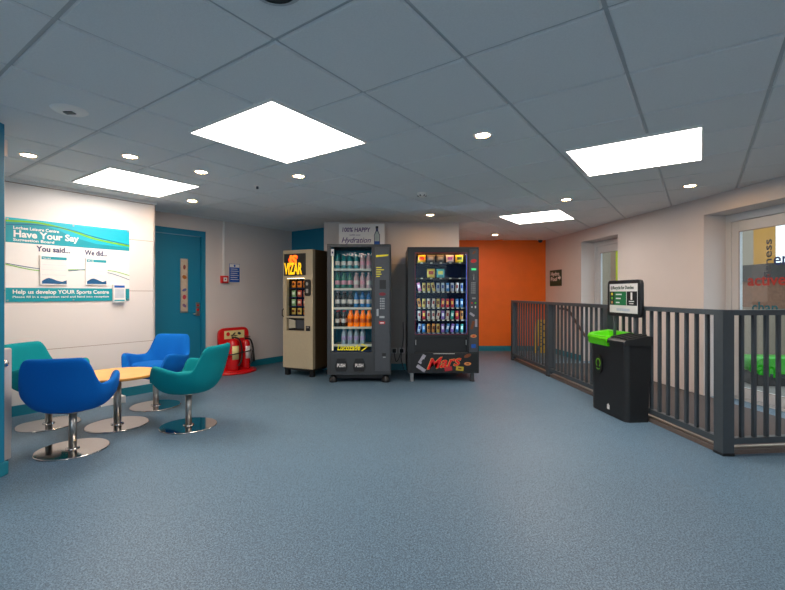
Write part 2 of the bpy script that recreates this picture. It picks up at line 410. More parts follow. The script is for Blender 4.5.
b = B().use(mat('trough_green', (54, 160, 24), .4)); b.prism(rrect(-.62, .9, .16, .36, .08), -.2, .2, True); b.obj('tub', t)
b = B().use(M_BLACK); b.box(-.60, .85, -.18, .18, 0, .16, .01); b.obj('base', t)
t = thing('garden_wall', 'grey brown garden wall seen through the farther glazed door', 'garden wall', (6.9, 12.5, -.03))
b = B().use(M_DK); b.box(-.45, 1.5, -.15, .15, 0, 1.85); b.obj('wall', t)
b = B().use(M_BR); b.box(-.47, 1.53, -.18, .18, 1.85, 1.93); b.obj('coping', t)
tag(B().use(mat('lime_painted_steel', (176, 196, 30), .5)).box(-.05, .05, -.05, .05, 0, 4).obj('gate_post', M=T(6.25, 12.0, -.03)), 'tall yellow green post outside the farther glazed door', 'post')
t = thing('rendered_building', 'buff rendered building seen through the farther glazed door', 'building', (5.5, 12.6, -.03))
b = B().use(M_OW); b.box(-.9, .86, -.3, 1.2, 0, 4.2); b.obj('wall', t)
b = B().use(M_DK); b.box(-1.0, .9, -.4, 1.3, 4.2, 4.3); b.obj('roof', t)

# ------------------------------------------------------------------ kerb under the railing
RA, RB, RC = Vector((2.14, 7.64)), Vector((2.416, 3.165)), Vector((3.69, 3.30))
def strip(bb, p, q, off, w, z0, z1):
    d = (q-p).normalized(); n = Vector((-d.y, d.x))
    pts = [p+n*(off-w/2), q+n*(off-w/2), q+n*(off+w/2), p+n*(off+w/2)]
    bb.vprism([(a.x, a.y) for a in pts], z0, z1)
b = B()
for p, q in ((RA+Vector((0, .05)), RB), (RB+Vector((-.03, 0)), RC)):
    b.use(M_KERB); strip(b, p, q, .02, .09, 0, .035)
    b.use(M_STRIP); strip(b, p, q, -.035 if False else .02, .03, .035, .045)
struct(b.obj('trim_2'))

# ------------------------------------------------------------------ ceiling fittings
def ceiling_light(cu, cv, s, label):
    p = UV(cu, cv); t = thing('ceiling_light', label, 'ceiling light', (p.x, p.y, CEIL), RU, None)
    h = s/2
    b = B().use(M_WHITE)
    for q in ((-h, h, -h, -h+.012), (-h, h, h-.012, h), (-h, -h+.012, -h+.012, h-.012), (h-.012, h, -h+.012, h-.012)): b.box(*q, -.014, .0095)
    b.box(-h+.012, h-.012, -h+.012, h-.012, -.003, .0095)
    b.obj('frame', t)
    b = B().use(M_LAMP); b.box(-h+.012, h-.012, -h+.012, h-.012, -.011, -.003); b.obj('diffuser', t); return t
ceiling_light(-2.375, 2.005, .85, 'large square lit ceiling panel above the middle of the blue floor')
ceiling_light(-4.535, 2.035, .83, 'square lit ceiling panel above the armchairs and beside the feature wall')
ceiling_light(-.415, 3.875, .86, 'square lit ceiling panel between the railing and the room')
ceiling_light(-1.895, 6.22, .83, 'small looking lit ceiling panel near the orange wall')
for cu, cv in ((-.4, -1.2), (-3.6, -1.6), (2.2, 1.0)): ceiling_light(cu, cv, .85, 'square lit ceiling panel out of view behind the photographer')['group'] = 'ceiling panels behind the photographer'
def downlight(x, y, label):
    t = thing('downlight', label, 'downlight', (x, y, CEIL))
    b = B().use(M_WHITE); b.lathe([(.047, -.004), (.05, -.008), (.064, -.007), (.068, .0)], seg=28); b.obj('trim_ring', t)
    b = B().use(M_SPOT); b.lathe([(0, -.005), (.048, -.004), (.048, .0)], seg=24); b.obj('lens', t)
for x, y, l in ((-2.86, 3.41, 'round downlight above the green armchair by the column'), (-2.08, 3.44, 'round downlight between the round ceiling fitting and the armchair light panel'),
    (-2.35, 5.09, 'round downlight in front of the teal door'), (-1.71, 3.88, 'round downlight just past the corner of the panel above the armchairs'),
    (-.87, 4.02, 'round downlight just behind the large lit panel, nearer the back wall'), (.62, 2.98, 'round downlight alone in the middle of the ceiling, largest looking of all'),
    (.52, 6.0, 'round downlight above the snack vending machine'), (1.90, 8.03, 'round downlight close to the orange wall'),
    (2.01, 5.02, 'round downlight between the two lit panels over the railing'), (3.0, 4.38, 'round downlight beside the wall of glazed doors')):
    downlight(x, y, l)
M_DIM = mat('dark_sensor', (60, 64, 68), .5)
t = thing('ceiling_rose', 'round white ceiling fitting with a dark centre, near the column', 'ceiling sensor', (-1.92, 2.58, CEIL))
b = B().use(M_WHITE); b.lathe([(0, -.012), (.03, -.014), (.085, -.008), (.095, .0)], seg=28); b.obj('plate', t)
b = B().use(M_DIM); b.box(-.028, .028, -.018, .018, -.02, -.012, .003); b.obj('sensor', t)
t = thing('smoke_detector', 'white smoke detector with dark slots above the drinks machine', 'smoke detector', (.32, 4.71, CEIL))
b = B().use(M_WHITE); b.lathe([(0, -.045), (.025, -.045), (.045, -.03), (.055, -.012), (.055, 0)], seg=24); b.obj('housing', t)
b = B().use(M_DIM)
for k in range(6):
    a = k*PI/3; b.box(.040*math.cos(a)-.008, .040*math.cos(a)+.008, .040*math.sin(a)-.008, .040*math.sin(a)+.008, -.037, -.022)
b.obj('vent_slots', t)
t = thing('sprinkler_head', 'small dark sprinkler head between two round downlights', 'sprinkler', (-1.37, 4.40, CEIL))
b = B().use(M_WHITE); b.lathe([(0, -.006), (.03, -.005), (.034, 0)], seg=18); b.obj('plate', t)
b = B().use(M_DIM); b.lathe([(0, -.03), (.012, -.03), (.012, -.006), (0, -.006)], seg=12); b.obj('nozzle', t)
t = thing('speaker_grille', 'dark edged round fitting cut off by the top edge of the picture', 'ceiling speaker', (-.42, 1.545, CEIL))
b = B().use(M_TBAR); b.lathe([(.075, -.01), (.085, -.012), (.1, 0)], seg=28); b.obj('rim', t)
b = B().use(M_DIM); b.lathe([(0, -.006), (.077, -.008), (.077, 0)], seg=28); b.obj('grille', t)
t = thing('security_camera', 'small grey dome camera high in the corner by the orange wall', 'camera', (2.97, 8.72, CEIL))
b = B().use(M_WHITE); b.lathe([(0, -.02), (.06, -.02), (.065, 0)], seg=20); b.obj('mount', t)
b = B().use(M_DIM); b.lathe([(0, -.07), (.02, -.066), (.038, -.05), (.045, -.02)], seg=20); b.obj('dome', t)
t = thing('wall_sounder', 'small grey alarm box high on the teal column', 'alarm', (-2.56, 2.80, 2.10))
b = B().use(M_CAB); b.box(-.05, .05, 0, .035, -.04, .07, .006); b.obj('housing', t)
b = B().use(M_RED); b.box(-.02, .02, .035, .045, .0, .03, .004); b.obj('lens', t)

# ------------------------------------------------------------------ suggestion board
p = UV(-5.33, 1.217)
BW = 1.083
t = thing('suggestion_board', 'large teal and white suggestion notice board screwed to the feature wall', 'notice board', (p.x, p.y, 1.09), RV)
b = B().use(M_PAPER); b.box(0, BW, -.008, 0, 0, .80); b.obj('backing', t)
y = -.008
b = B().use(M_BTEAL); b.box(0, BW, y-.0008, y, .565, .80); b.box(0, BW, y-.0008, y, 0, .135)
b.use(M_BTEAL2).prism([(.42, .72), (.55, .66), (.75, .615), (BW, .60), (BW, .80), (.30, .80), (.0, .80), (.0, .775), (.25, .77)], y-.0012, y-.0008)
b.obj('header_print', t)
yy = y-.0014
def wave(x): return [(x0, z0) for x0, z0 in x]
def smoothp(ps, n=8):
    out = []
    for i in range(len(ps)-1):
        p0, p1, p2, p3 = ps[max(i-1, 0)], ps[i], ps[i+1], ps[min(i+2, len(ps)-1)]
        for k in range(n):
            s = k/n
            out.append(tuple(.5*((2*p1[c])+(-p0[c]+p2[c])*s+(2*p0[c]-5*p1[c]+4*p2[c]-p3[c])*s*s+(-p0[c]+3*p1[c]-3*p2[c]+p3[c])*s**3) for c in range(2)))
    return out+[tuple(ps[-1])]
b = B().use(M_GRN); b.ribbon(smoothp([(0, .765), (.25, .775), (.5, .735), (.75, .665), (BW, .62)]), .018, yy); b.use(M_BLU2).ribbon(smoothp([(0, .73), (.25, .755), (.5, .74), (.75, .685), (BW, .632)]), .007, yy-.0004)
b.use(M_GRN).ribbon(smoothp([(0, .355), (.25, .305), (.5, .325), (.68, .33), (.9, .33), (BW, .285)]), .007, yy); b.use(M_BLU2).ribbon(smoothp([(0, .365), (.25, .325), (.5, .315), (.68, .335), (.9, .30), (BW, .235)]), .006, yy-.0004)
b.obj('wave_print', t)
b = B().use(M_PAPER)
b.text('Lochee Leisure Centre', .055, .695, .028, yy, off=.02, w=.36); b.text('Have Your Say', .055, .622, .062, yy-.0003, off=.03, w=.53); b.text('Suggestion Board', .055, .582, .026, yy, off=.02, w=.32)
b.text('Help us develop YOUR Sports Centre', .05, .078, .038, yy, off=.025, w=.82); b.text('Please fill in a suggestion card and hand into reception', .05, .038, .020, yy, off=.015, w=.82)
b.obj('lettering', t)
b = B().use(M_NAVY); b.text('You said...', .235, .497, .052, yy, off=.025, w=.28); b.text('We did...', .645, .490, .052, yy, off=.025, w=.21); l2 = b.obj('lettering', t); l2['label'] = 'dark blue lettering'
for x0, x1, z0, z1, tx in ((.258, .49, .165, .46, 'You said'), (.645, .855, .17, .455, 'We did')):
    b = B().use(M_PAPER); b.box(x0, x1, y-.014, y-.001, z0, z1, .002)
    b.use(M_BTEAL).box(x0+.012, x1-.012, y-.015, y-.014, z1-.04, z1-.012)
    b.use(M_LINE)
    for k in range(3): b.box(x0+.015, x1-.015, y-.0146, y-.014, z0+.10+k*.05, z0+.103+k*.05)
    b.use(M_BLU2).prism([(x0+.015, z0+.012), (x1-.012, z0+.012), (x1-.012, z0+.05)]+smoothp([(x1-.05, z0+.035), (x0+.14, z0+.045), (x0+.07, z0+.07), (x0+.015, z0+.04)], 4), y-.0148, y-.014)
    b.use(M_PAPER).text(tx, x0+.02, z1-.033, .013, y-.015, off=.02)
    b.obj('card_holder', t)
b = B().use(M_STEEL)
for x, z in ((.015, .785), (BW/2, .785), (BW-.015, .785), (.015, .015), (BW/2, .015), (BW-.015, .015)): b.prism(ell(x, z, .008, .008, 10), y-.004, y)
b.obj('screw_heads', t)
p2 = p+V*(.905)+U*.012
t = thing('leaflet_holder', 'white leaflet holder with a blue header at the board corner', 'leaflet holder', (p2.x, p2.y, 1.07), RV)
b = B().use(M_PAPER); b.box(0, .125, -.03, 0, 0, .20, .003); b.obj('holder', t)
b = B().use(M_NOTB); b.box(.01, .115, -.0312, -.03, .165, .19); b.use(M_BTEAL).box(.01, .115, -.0312, -.03, .015, .03); b.use(M_LINE).box(.015, .11, -.0308, -.03, .05, .15); b.obj('leaflet', t)

# call point, notice, conduit on the back-left wall
def onw(px):
    k = (px-392.5)/434; o = UV(-5.87, 0)
    Y = (o.x-.71042*o.y)/(k-.71042); return Y, (Vector((k*Y, Y))).dot(V)
Y, s = onw(223.5); q = wp(s)
zc = EYE+(293.5-279.5)/434*Y
t = thing('fire_call_point', 'small red fire alarm call point under the white conduit', 'call point', (q.x, q.y, zc), RV)
b = B().use(M_RED); b.box(-.055, .055, -.05, 0, -.055, .055, .006); b.obj('housing', t)
b = B().use(M_PAPER); b.box(-.03, .03, -.053, -.05, -.03, .03); b.use(M_BLACK).prism(ell(0, 0, .012, .012, 10), -.054, -.053); b.obj('glass_window', t)
tag(B().use(M_WHITE).box(-.012, .012, -.018, 0, zc+.055, CEIL-.002).obj('cable_conduit', M=T(q.x, q.y, 0, RV)), 'thin white conduit running up the wall to the ceiling', 'conduit')
Y, s = onw(234.5); q = wp(s); zc = EYE+(293.5-273)/434*Y
t = thing('instruction_sign', 'blue instruction sign with white text beside the red call point', 'sign', (q.x, q.y, zc), RV)
b = B().use(M_NOTB); b.box(-.09, .09, -.006, 0, -.14, .14, .001); b.obj('plate', t)
b = B().use(M_PAPER); b.box(-.085, .085, -.007, -.006, .085, .135)
for k in range(6): b.box(-.07, .05+.02*(k % 2), -.007, -.006, .055-k*.032, .063-k*.032)
b.use(M_NOTB).prism(ell(0, .11, .016, .018, 12), -.008, -.007); b.obj('print', t)

# ------------------------------------------------------------------ fire extinguisher stand
Y, s = onw(234); 
q = wp(3.92)+U*.235
t = thing('extinguisher_stand', 'red moulded double extinguisher stand with a yellow label at the wall', 'stand', (q.x, q.y, 0), RV+.0)
prof = rrect(-.25, .25, .03, .66, .09)
b = B().use(M_RED); b.prism(prof, .05, .10, True); b.obj('back_panel', t)
b = B().use(M_RED); b.vprism([(x*1.0, y_) for x, y_ in ell(0, -.02, .31, .20, 32)], 0, .035, True); b.vprism(ell(0, -.02, .27, .16, 28), .035, .05, True); b.obj('base', t)
b = B().use(M_CREAM); b.box(-.17, .17, .044, .05, .50, .62, .002); b.use(M_BLACK); b.prism(ell(-.02, .56, .045, .012, 10, .7), .041, .044); b.prism(ell(.08, .57, .03, .02, 10, -.3), .041, .044); b.use(M_RED).prism(ell(-.11, .57, .03, .03, 12), .041, .044); b.obj('label_plate', t)
def extinguisher(x, yy, r, h, label, co2=False):
    loc = Matrix.Rotation(RV, 4, 'Z') @ Vector((x, yy, 0))
    e = thing('fire_extinguisher', label, 'fire extinguisher', (q.x+loc.x, q.y+loc.y, .05), RV)
    b = B().use(M_REDE); b.lathe([(0, 0), (r*.9, 0), (r, .015), (r, h-.06), (r*.8, h-.02), (r*.35, h), (0, h)], seg=24); b.obj('cylinder', e)
    b = B().use(M_CREAM if not co2 else M_PAPER)
    n = 10; a0, a1 = (-PI*.72, -PI*.28)
    pts = [((r+.0015)*math.cos(a0+(a1-a0)*k/n), (r+.0015)*math.sin(a0+(a1-a0)*k/n)) for k in range(n+1)]+[((r-.001)*math.cos(a1-(a1-a0)*k/n), (r-.001)*math.sin(a1-(a1-a0)*k/n)) for k in range(n+1)]
    b.vprism(pts, h*.35, h*.78, True); b.obj('label', e)
    b = B().use(M_BLACK); b.tube([(0, 0, h-.005), (0, 0, h+.03)], .018); b.box(-.015, .015, -.09, .03, h+.045, h+.055, .003); b.box(-.012, .012, -.085, .02, h+.02, h+.03, .003); b.obj('valve_handle', e)
    b = B().use(M_BLACK)
    b.tube(smooth3([(0.01, -.02, h+.02), (r*.9, -.05, h-.02), (r+.02, -.07, h*.6), (r*.7, -r-.03, h*.3), (r*.2, -r-.02, h*.15)]), .011 if not co2 else .014)
    if co2: b.lathe([(.012, 0), (.02, .02), (.035, .17), (0, .17)], seg=14, M=Matrix.Translation((r+.02, -.06, h*.62)) @ Matrix.Rotation(PI, 4, 'X'))
    b.obj('hose', e)
def smooth3(ps, n=6):
    ps = [Vector(p_) for p_ in ps]; out = []
    for i in range(len(ps)-1):
        p0, p1, p2, p3 = ps[max(i-1, 0)], ps[i], ps[i+1], ps[min(i+2, len(ps)-1)]
        for k in range(n):
            s_ = k/n; out.append(.5*((2*p1)+(p2-p0)*s_+(2*p0-5*p1+4*p2-p3)*s_*s_+(3*p1-p0-3*p2+p3)*s_**3))
    return out+[ps[-1]]
extinguisher(-.10, -.06, .085, .46, 'thicker red extinguisher with cream label in the floor stand')
extinguisher(.13, -.05, .06, .43, 'slimmer red extinguisher with black horn in the floor stand', True)
t2 = B().use(M_BLACK)
t2.tube(smooth3([(-.22, .04, .30), (-.19, -.12, .29), (-.08, -.16, .30), (.05, -.145, .31), (.17, -.125, .32), (.22, .04, .33)]), .008)
t2.obj('retaining_strap', t)

# ------------------------------------------------------------------ armchairs
def shell_mesh(m):
    seg = 56; bm = bmesh.new()
    def ss(x): x = max(0, min(1, x)); return x*x*(3-2*x)
    rings = None; cols = []
    for i in range(seg):
        th = 2*PI*i/seg           # 0 = back (-y), pi = front
        a = min(th, 2*PI-th)
        H = .725-.205*ss((a-.56)/.34)+.045*ss((a-1.1)/1.0)
        fr = ss((a-2.2)/.22); H = H*(1-fr)+.40*fr
        back = 1-ss((a-.5)/.7)
        w = 1/((abs(math.sin(th))/.295)**2.6+(abs(math.cos(th))/(.27))**2.6)**(1/2.6)
        dx, dy = math.sin(th), -math.cos(th)
        tk = .052
        P = [(.02, .302), (.10, .302), (.19, .315), (w*.80, .352), (w*.93, .41)]
        hh = max(H-.41, .0)
        for f_ in (.35, .7): P.append((w*(.955+.045*f_)+back*.045*f_, .41+(H-.02-.41)*f_ if H > .44 else .41+.001*f_))
        P.append((w+back*.06*ss(hh/.3), max(H-.022, .412)))
        P.append((w-.008+back*.06, max(H-.004, .416)) if H > .44 else (w-.012, .424))
        P.append((w-tk/2+back*.06, H+.002) if H > .44 else (w-.03, .430))
        P.append((w-tk+.008+back*.058, H-.006) if H > .44 else (w-.045, .434))
        P.append((w-tk+back*.045, max(H-.03, .425)) if H > .44 else (w-.055, .436))
        P.append((w-tk-.012+back*.02, .43+(H-.43)*.45 if H > .44 else .437))
        P.append((w-tk-.03, .425)); P.append((w*.72, .415)); P.append((w*.4, .41)); P.append((.02, .41))
        cols.append([bm.verts.new((dx*r, dy*r, z)) for r, z in P])
    n = len(cols[0])
    for i in range(seg):
        j = (i+1) % seg
        for k in range(n-1): f = bm.faces.new([cols[i][k], cols[j][k], cols[j][k+1], cols[i][k+1]]); f.smooth = True
    bm.faces.new([c[0] for c in cols][::-1]); bm.faces.new([c[-1] for c in cols])
    bmesh.ops.recalc_face_normals(bm, faces=bm.faces)
    me = bpy.data.meshes.new('armchair_shell'); bm.to_mesh(me); bm.free(); me.materials.append(m); return me
def armchair(x, y, face, m, label):
    rz = math.atan2(face[1], face[0])-PI/2
    t = thing('tub_armchair', label, 'armchair', (x, y, 0), rz, 'tub armchairs around the low table')
    o = bpy.data.objects.new('shell', shell_mesh(m)); COL.objects.link(o); o.parent = t
    sd = o.modifiers.new('s', 'SUBSURF'); sd.levels = 1; sd.render_levels = 1
    b = B().use(m); b.smooth = True
    pr = [(0, .41), (.17, .41), (.205, .418), (.215, .435), (.205, .452), (.16, .46), (0, .462)]
    b.lathe(pr, seg=32, sx=1.0, sy=.94, cy=.02); b.obj('seat_cushion', t)
    b = B().use(M_STEEL); b.tube([(0, 0, .012), (0, 0, .305)], .026, 20); b.lathe([(0, .29), (.09, .292), (.09, .302), (0, .302)], seg=20); b.obj('pedestal', t)
    b = B().use(M_CHROME); b.lathe([(.228, 0), (.236, .003), (.236, .008), (.230, .0115)], seg=64); b.vprism(ell(0, 0, .2305, .2305, 64), .0, .012); b.lathe([(.045, .012), (.045, .017), (.026, .022)], seg=32); b.obj('base_disc', t)
armchair(-2.395, 3.25, (-.28, .96), M_BLUE, 'blue tub armchair with its back to the viewer, beside the grey cabinet')
armchair(-3.07, 3.876, (.97, -.15), M_TGREEN, 'teal green tub armchair against the feature wall behind a blue one')
armchair(-2.46, 4.51, (-.12, -1), M_BLUE, 'blue tub armchair in front of the teal door, facing the table')
armchair(-1.80, 3.83, (-.97, .15), M_TGREEN, 'teal green tub armchair standing nearest the open floor')
t = thing('coffee_table', 'low round beech topped table on a chrome disc among the armchairs', 'table', (-2.446, 3.86, 0))
b = B().use(M_BEECHE); b.lathe([(0, .437), (.32, .437), (.333, .443), (.333, .455), (.330, .459)], seg=64); b.use(M_BEECH).vprism(ell(0, 0, .331, .331, 64), .455, .461); b.obj('table_top', t)
b = B().use(M_STEEL); b.tube([(0, 0, .012), (0, 0, .437)], .03, 20); b.lathe([(0, .425), (.12, .427), (.12, .437), (0, .437)], seg=20); b.obj('pedestal', t)
b = B().use(M_CHROME); b.lathe([(.238, 0), (.246, .003), (.246, .008), (.240, .0115)], seg=64); b.vprism(ell(0, 0, .2405, .2405, 64), .0, .012); b.lathe([(.05, .012), (.05, .018), (.03, .024)], seg=32); b.obj('base_disc', t)
t = thing('grey_cabinet', 'light grey metal cabinet with a round knob behind the teal column', 'cabinet', (-2.83, 2.935, 0))
b = B().use(M_CAB); b.box(-.2, .165, -.10, .10, .02, .79, .006); b.obj('body', t)
b = B().use(M_CAB); b.box(.165, .172, -.095, .095, .16, .785, .003); b.obj('door', t)
b = B().use(M_CHROME); b.lathe([(0, 0), (.022, 0), (.026, .012), (.014, .024), (0, .026)], seg=18, M=Matrix.Translation((.172, .035, .69)) @ Matrix.Rotation(PI/2, 4, 'Y')); b.obj('knob', t)
b = B().use(M_BLACK); b.box(-.18, .15, -.09, .09, 0, .02); b.obj('plinth', t)
wb = UV(-5.33, 2.02)+U*.24
tag(B().use(M_WHITE).box(-.12, .12, -.06, .06, 0, .075, .006).obj('floor_box', M=T(wb.x, wb.y, 0, RV)), 'small white box on the floor at the feature wall under the table', 'box')

# ------------------------------------------------------------------ drinks vending machine
FY = 5.67; K = FY/434
def lx(px): return (px-392.5)*K
def lz(py): return EYE-(py-293.5)*K
t = thing('drinks_vending_machine', 'tall charcoal drinks vending machine with glass front and yellow lettering', 'vending machine', (0, FY, 0))
X0, X1 = lx(327), lx(391); ZT = 1.815; ZB = .105; DP = .88
wx0, wx1, wz0, wz1 = lx(331), lx(371.5), lz(352.5), lz(247)
b = B().use(M_CHAR)
b.box(X0, wx0, .0, DP, ZB, ZT, .008); b.box(lx(373), X1, .0, DP, ZB, ZT, .012); b.box(lx(371.6), lx(373.1), .0, .02, wz0, wz1); b.box(wx0-.004, lx(374), .0, .02, wz1, ZT, .004); b.box(wx0-.004, lx(374), .02, DP, ZT-.03, ZT)
b.box(wx0-.004, lx(374), .0, DP, ZB, wz0, .006); b.box(wx0-.004, lx(374), .5, DP, wz0, wz1)
b.obj('cabinet', t)
b = B().use(M_INTB); b.box(wx0, lx(373), .44, .50, wz0, wz1); b.box(wx0, wx0+.01, .06, .44, wz0, wz1); b.box(lx(372), lx(373), .02, .44, wz0, wz1); b.use(M_INT).box(wx0, lx(373), .06, .44, wz0-.0, wz0+.02); b.obj('interior', t)
b = B().use(M_CHAR2); b.box(lx(375), lx(389.5), -.012, 0, .16, lz(247), .004); cp_ = b.obj('control_panel', t)
b = B().use(M_LUCO); b.prism([(lx(376), lz(257.2)), (lx(388), lz(256)), (lx(388.5), lz(254.5)), (lx(376.2), lz(255.2))], -.0135, -.012)
for k in range(5): b.box(lx(376.2), lx(376.2)+(.07, .10, .06, .07, .05)[k], -.0135, -.012, lz(268+k*2.2), lz(267.2+k*2.2))
b.obj('yellow_print', cp_)
b = B().use(M_BLACK); b.box(lx(379.5), lx(386), -.016, -.012, lz(289), lz(280), .002); b.obj('display', cp_)
b = B().use(mat('dark_red_badge', (120, 22, 40), .4)); b.prism(ell(lx(382.5), lz(294), .045, .022), -.016, -.012); b.obj('badge', cp_)
b = B().use(M_STEEL)
for r in range(5):
    for c in range(3): b.box(lx(380)+c*.022, lx(380)+c*.022+.015, -.018, -.012, lz(299+r*2.4)-.006, lz(299+r*2.4)+.012, .001)
b.obj('key_buttons', cp_)
b = B().use(M_STEEL); b.box(lx(376.6), lx(378.6), -.022, -.012, lz(316), lz(309), .003); b.box(lx(379.5), lx(384.5), -.018, -.012, lz(318), lz(316), .002); b.obj('coin_slot', cp_)
b = B().use(M_RED); b.box(lx(379), lx(385), -.015, -.012, lz(324), lz(321.5)); b.use(M_PAPER).box(lx(380), lx(384), -.0165, -.015, lz(323.4), lz(322.2)); b.obj('red_sticker', cp_)
b = B().use(M_BLACK); b.box(lx(382), lx(386), -.016, -.012, lz(356), lz(353), .002); b.use(M_STEEL).box(lx(383), lx(385.6), -.0175, -.016, lz(357.5), lz(356.6)); b.obj('coin_return', cp_)
b = B().use(M_STRIPL); b.box(wx0+.006, wx0+.026, .03, .05, wz0+.02, wz1-.05); b.obj('light_strip', t)
b = B().use(mat('added_cool_tube', (214, 236, 255), .5, emit=42)); b.tube([(wx0+.03, .045, wz1+.018), (lx(371), .045, wz1+.018)], .009); b.obj('added_light_tube', t)  # unseen tube added behind the header to brighten the bottles
b = B().use(mat('added_side_tube', (214, 236, 255), .5, emit=14)); b.tube([(lx(372.5), .03, wz0+.03), (lx(372.5), .03, wz1)], .005); b.obj('added_light_tube', t)  # second unseen tube, added behind the window edge to light the interior
b = B().use(M_PAPER); b.box(wx0+.0, wx0+.04, -.004, 0, lz(256), lz(249), .002); b.use(M_NAVY).box(wx0+.01, wx0+.03, -.005, -.004, lz(253.5), lz(251.5)); b.obj('white_sticker', t)
lucoshelf = [269.3, 289.0, 308.3, 327.8, 345.5]
for k, py in enumerate(lucoshelf):
    b = B().use(M_SHELF); b.box(wx0+.03, lx(371.3), .05, .43, lz(py)-.012, lz(py)); b.box(wx0+.03, lx(371.3), .042, .05, lz(py)-.016, lz(py)+.012); b.obj('shelf', t)
b = B().use(M_VGLASS); b.box(wx0, lx(373), .004, .01, wz0, wz1); b.obj('glass_front', t)
b = B().use(M_LUCO); b.text('Lucozade', lx(337), lz(350.2), .075, .004, w=.30, shear=.25, off=.02); b.ribbon([(lx(361.5), lz(344)), (lx(367.3), lz(346.8)), (lx(361.5), lz(351))], .016, .0035); b.obj('lettering', t)
for cx in (341.3, 359.3):
    b = B().use(M_BLACK); c = lx(cx); b.prism([(c-.05, lz(358.5)), (c+.05, lz(358.5)), (c+.085, lz(366)), (c+.065, lz(371.3)), (c-.065, lz(371.3)), (c-.085, lz(366))], -.014, 0); f = b.obj('push_flap', t)
    b = B().use(M_PAPER); b.text('PUSH', c, lz(366.8), .042, -.0145, off=.03, align='CENTER', w=.105); b.obj('lettering', f)
b = B().use(M_BLACK); b.box(X0+.01, X1-.01, .02, .03, lz(373.6), lz(372.2)); b.box(X0+.03, X1-.03, .12, DP-.1, .04, ZB)
b.obj('kick_plate', t)
for x, y_ in ((X0+.07, .08), (X1-.07, .08), (X0+.07, DP-.08), (X1-.07, DP-.08)):
    b = B().use(M_BLACK); b.lathe([(0, 0), (.05, 0), (.055, .01), (.055, .05), (.035, .07), (.03, ZB), (0, ZB)], x, y_, 16); b.obj('foot', t)
# bottles
def bottle(name, liquid, label_c, cap_c, h=.222, r=.031, sport=False):
    b = B().use(liquid)
    b.lathe([(0, 0), (r*.9, 0), (r, .008), (r, .05), (r*.93, .06), (r*.93, h*.5), (r, h*.56), (r, h*.62), (r*.8, h*.74), (r*.42, h*.86), (r*.38, h*.93), (0, h*.93)], seg=18)
    o = b.obj(name)
    b = B().use(label_c); b.lathe([(r*.95, h*.27), (r*.99, h*.28), (r*.99, h*.50), (r*.95, h*.51)], seg=18); b.obj('label', o)
    b = B().use(cap_c); b.lathe([(r*.42, h*.92), (r*.46, h*.92), (r*.46, h*.985), (r*.2, h), (0, h)], seg=14); b.obj('cap', o)
    return o
L1 = mat('teal_drink', (20, 132, 140), .2); L2 = mat('green_drink', (24, 120, 104), .2); L3 = mat('cola_dark', (40, 44, 46), .2); L4 = mat('blue_drink', (16, 110, 176), .2)
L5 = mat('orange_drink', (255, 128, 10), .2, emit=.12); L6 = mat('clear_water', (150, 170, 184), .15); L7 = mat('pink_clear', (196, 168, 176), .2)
C1 = mat('label_white', (220, 214, 208), .4); C2 = mat('label_pink', (214, 150, 170), .4); C3 = mat('label_lilac', (164, 150, 196), .4); C4 = mat('label_black', (40, 42, 50), .4); C5 = mat('label_orange', (214, 96, 30), .4)
kinds = {'t': (L1, C1, L1, 'teal'), 'p': (L7, C2, C1, 'pale pink'), 'g': (L2, C2, L2, 'green'), 'w': (L7, C1, C1, 'white'), 'k': (L3, C1, M_SILV, 'black and silver'),
         'b': (L4, C1, L4, 'blue'), 'r': (L3, C1, M_RED, 'dark red capped'), 'o': (L5, C5, L5, 'orange'), 'c': (L6, C3, C1, 'clear water')}
rows = ['ttttpp', 'gggwpw', 'kkkbbb', 'rroooo', ' cccc ']
ORD = ['first', 'second', 'third', 'fourth', 'fifth', 'sixth', 'seventh', 'eighth', 'ninth', 'tenth']
SH = ['top', 'second', 'third', 'fourth', 'bottom']
proto = {}
for r, row in enumerate(rows):
    for i, ch in enumerate(row):
        if ch == ' ': continue
        mk = kinds[ch]
        if ch not in proto: o = proto[ch] = bottle('drink_bottle', mk[0], mk[1], mk[2])
        else: o = copy_tree(proto[ch])
        o.location = (lx(336.4+i*6.35), FY+.11, lz(lucoshelf[r])+.0005)
        tag(o, '%s drink bottle, %s from light strip, %s shelf of the drinks machine' % (mk[3], ORD[i], SH[r]), 'bottle', 'bottles in the drinks machine')
# second rank of bottles, seen between those in front
for r, row in enumerate(rows):
    for i, ch in enumerate(row):
        if ch == ' ': continue
        o = copy_tree(proto[ch]); o.location = (lx(336.4+i*6.35)+.004, FY+.26, lz(lucoshelf[r])+.0005)
        tag(o, '%s drink bottle in rear rank, %s from light strip, %s shelf' % (kinds[ch][3], ORD[i], SH[r]), 'bottle', 'rear rank of bottles in the drinks machine')
# poster on top
t = thing('hydration_poster', 'white poster with purple handwriting and a bottle picture above the machine', 'poster', (lx(339)*6.2/FY, 6.2, 1.817))
PW, PH = .65, .345
b = B().use(M_PAPER); b.box(0, PW, 0, .006, 0, PH); b.obj('card', t)
b = B().use(M_PURP); b.text('100% HAPPY', .035, .235, .06, 0, w=.40, shear=.1, off=.02); b.text('with our', .15, .18, .022, 0, w=.16, off=.0); b.text('Hydration', .03, .08, .075, 0, w=.42, shear=.35, off=.01); b.obj('lettering', t)
b = B().use(M_NAVY)
bp = [(.50, .0), (.585, .0), (.585, .19), (.565, .235), (.558, .25), (.558, .29), (.527, .29), (.527, .25), (.52, .235), (.50, .19)]
b.prism(bp, -.001, 0); b.use(mat('pale_bottle_print', (176, 190, 188), .6)).prism([(.508, .06), (.577, .06), (.577, .185), (.557, .23), (.55, .24), (.535, .24), (.528, .23), (.508, .185)], -.0018, -.001)
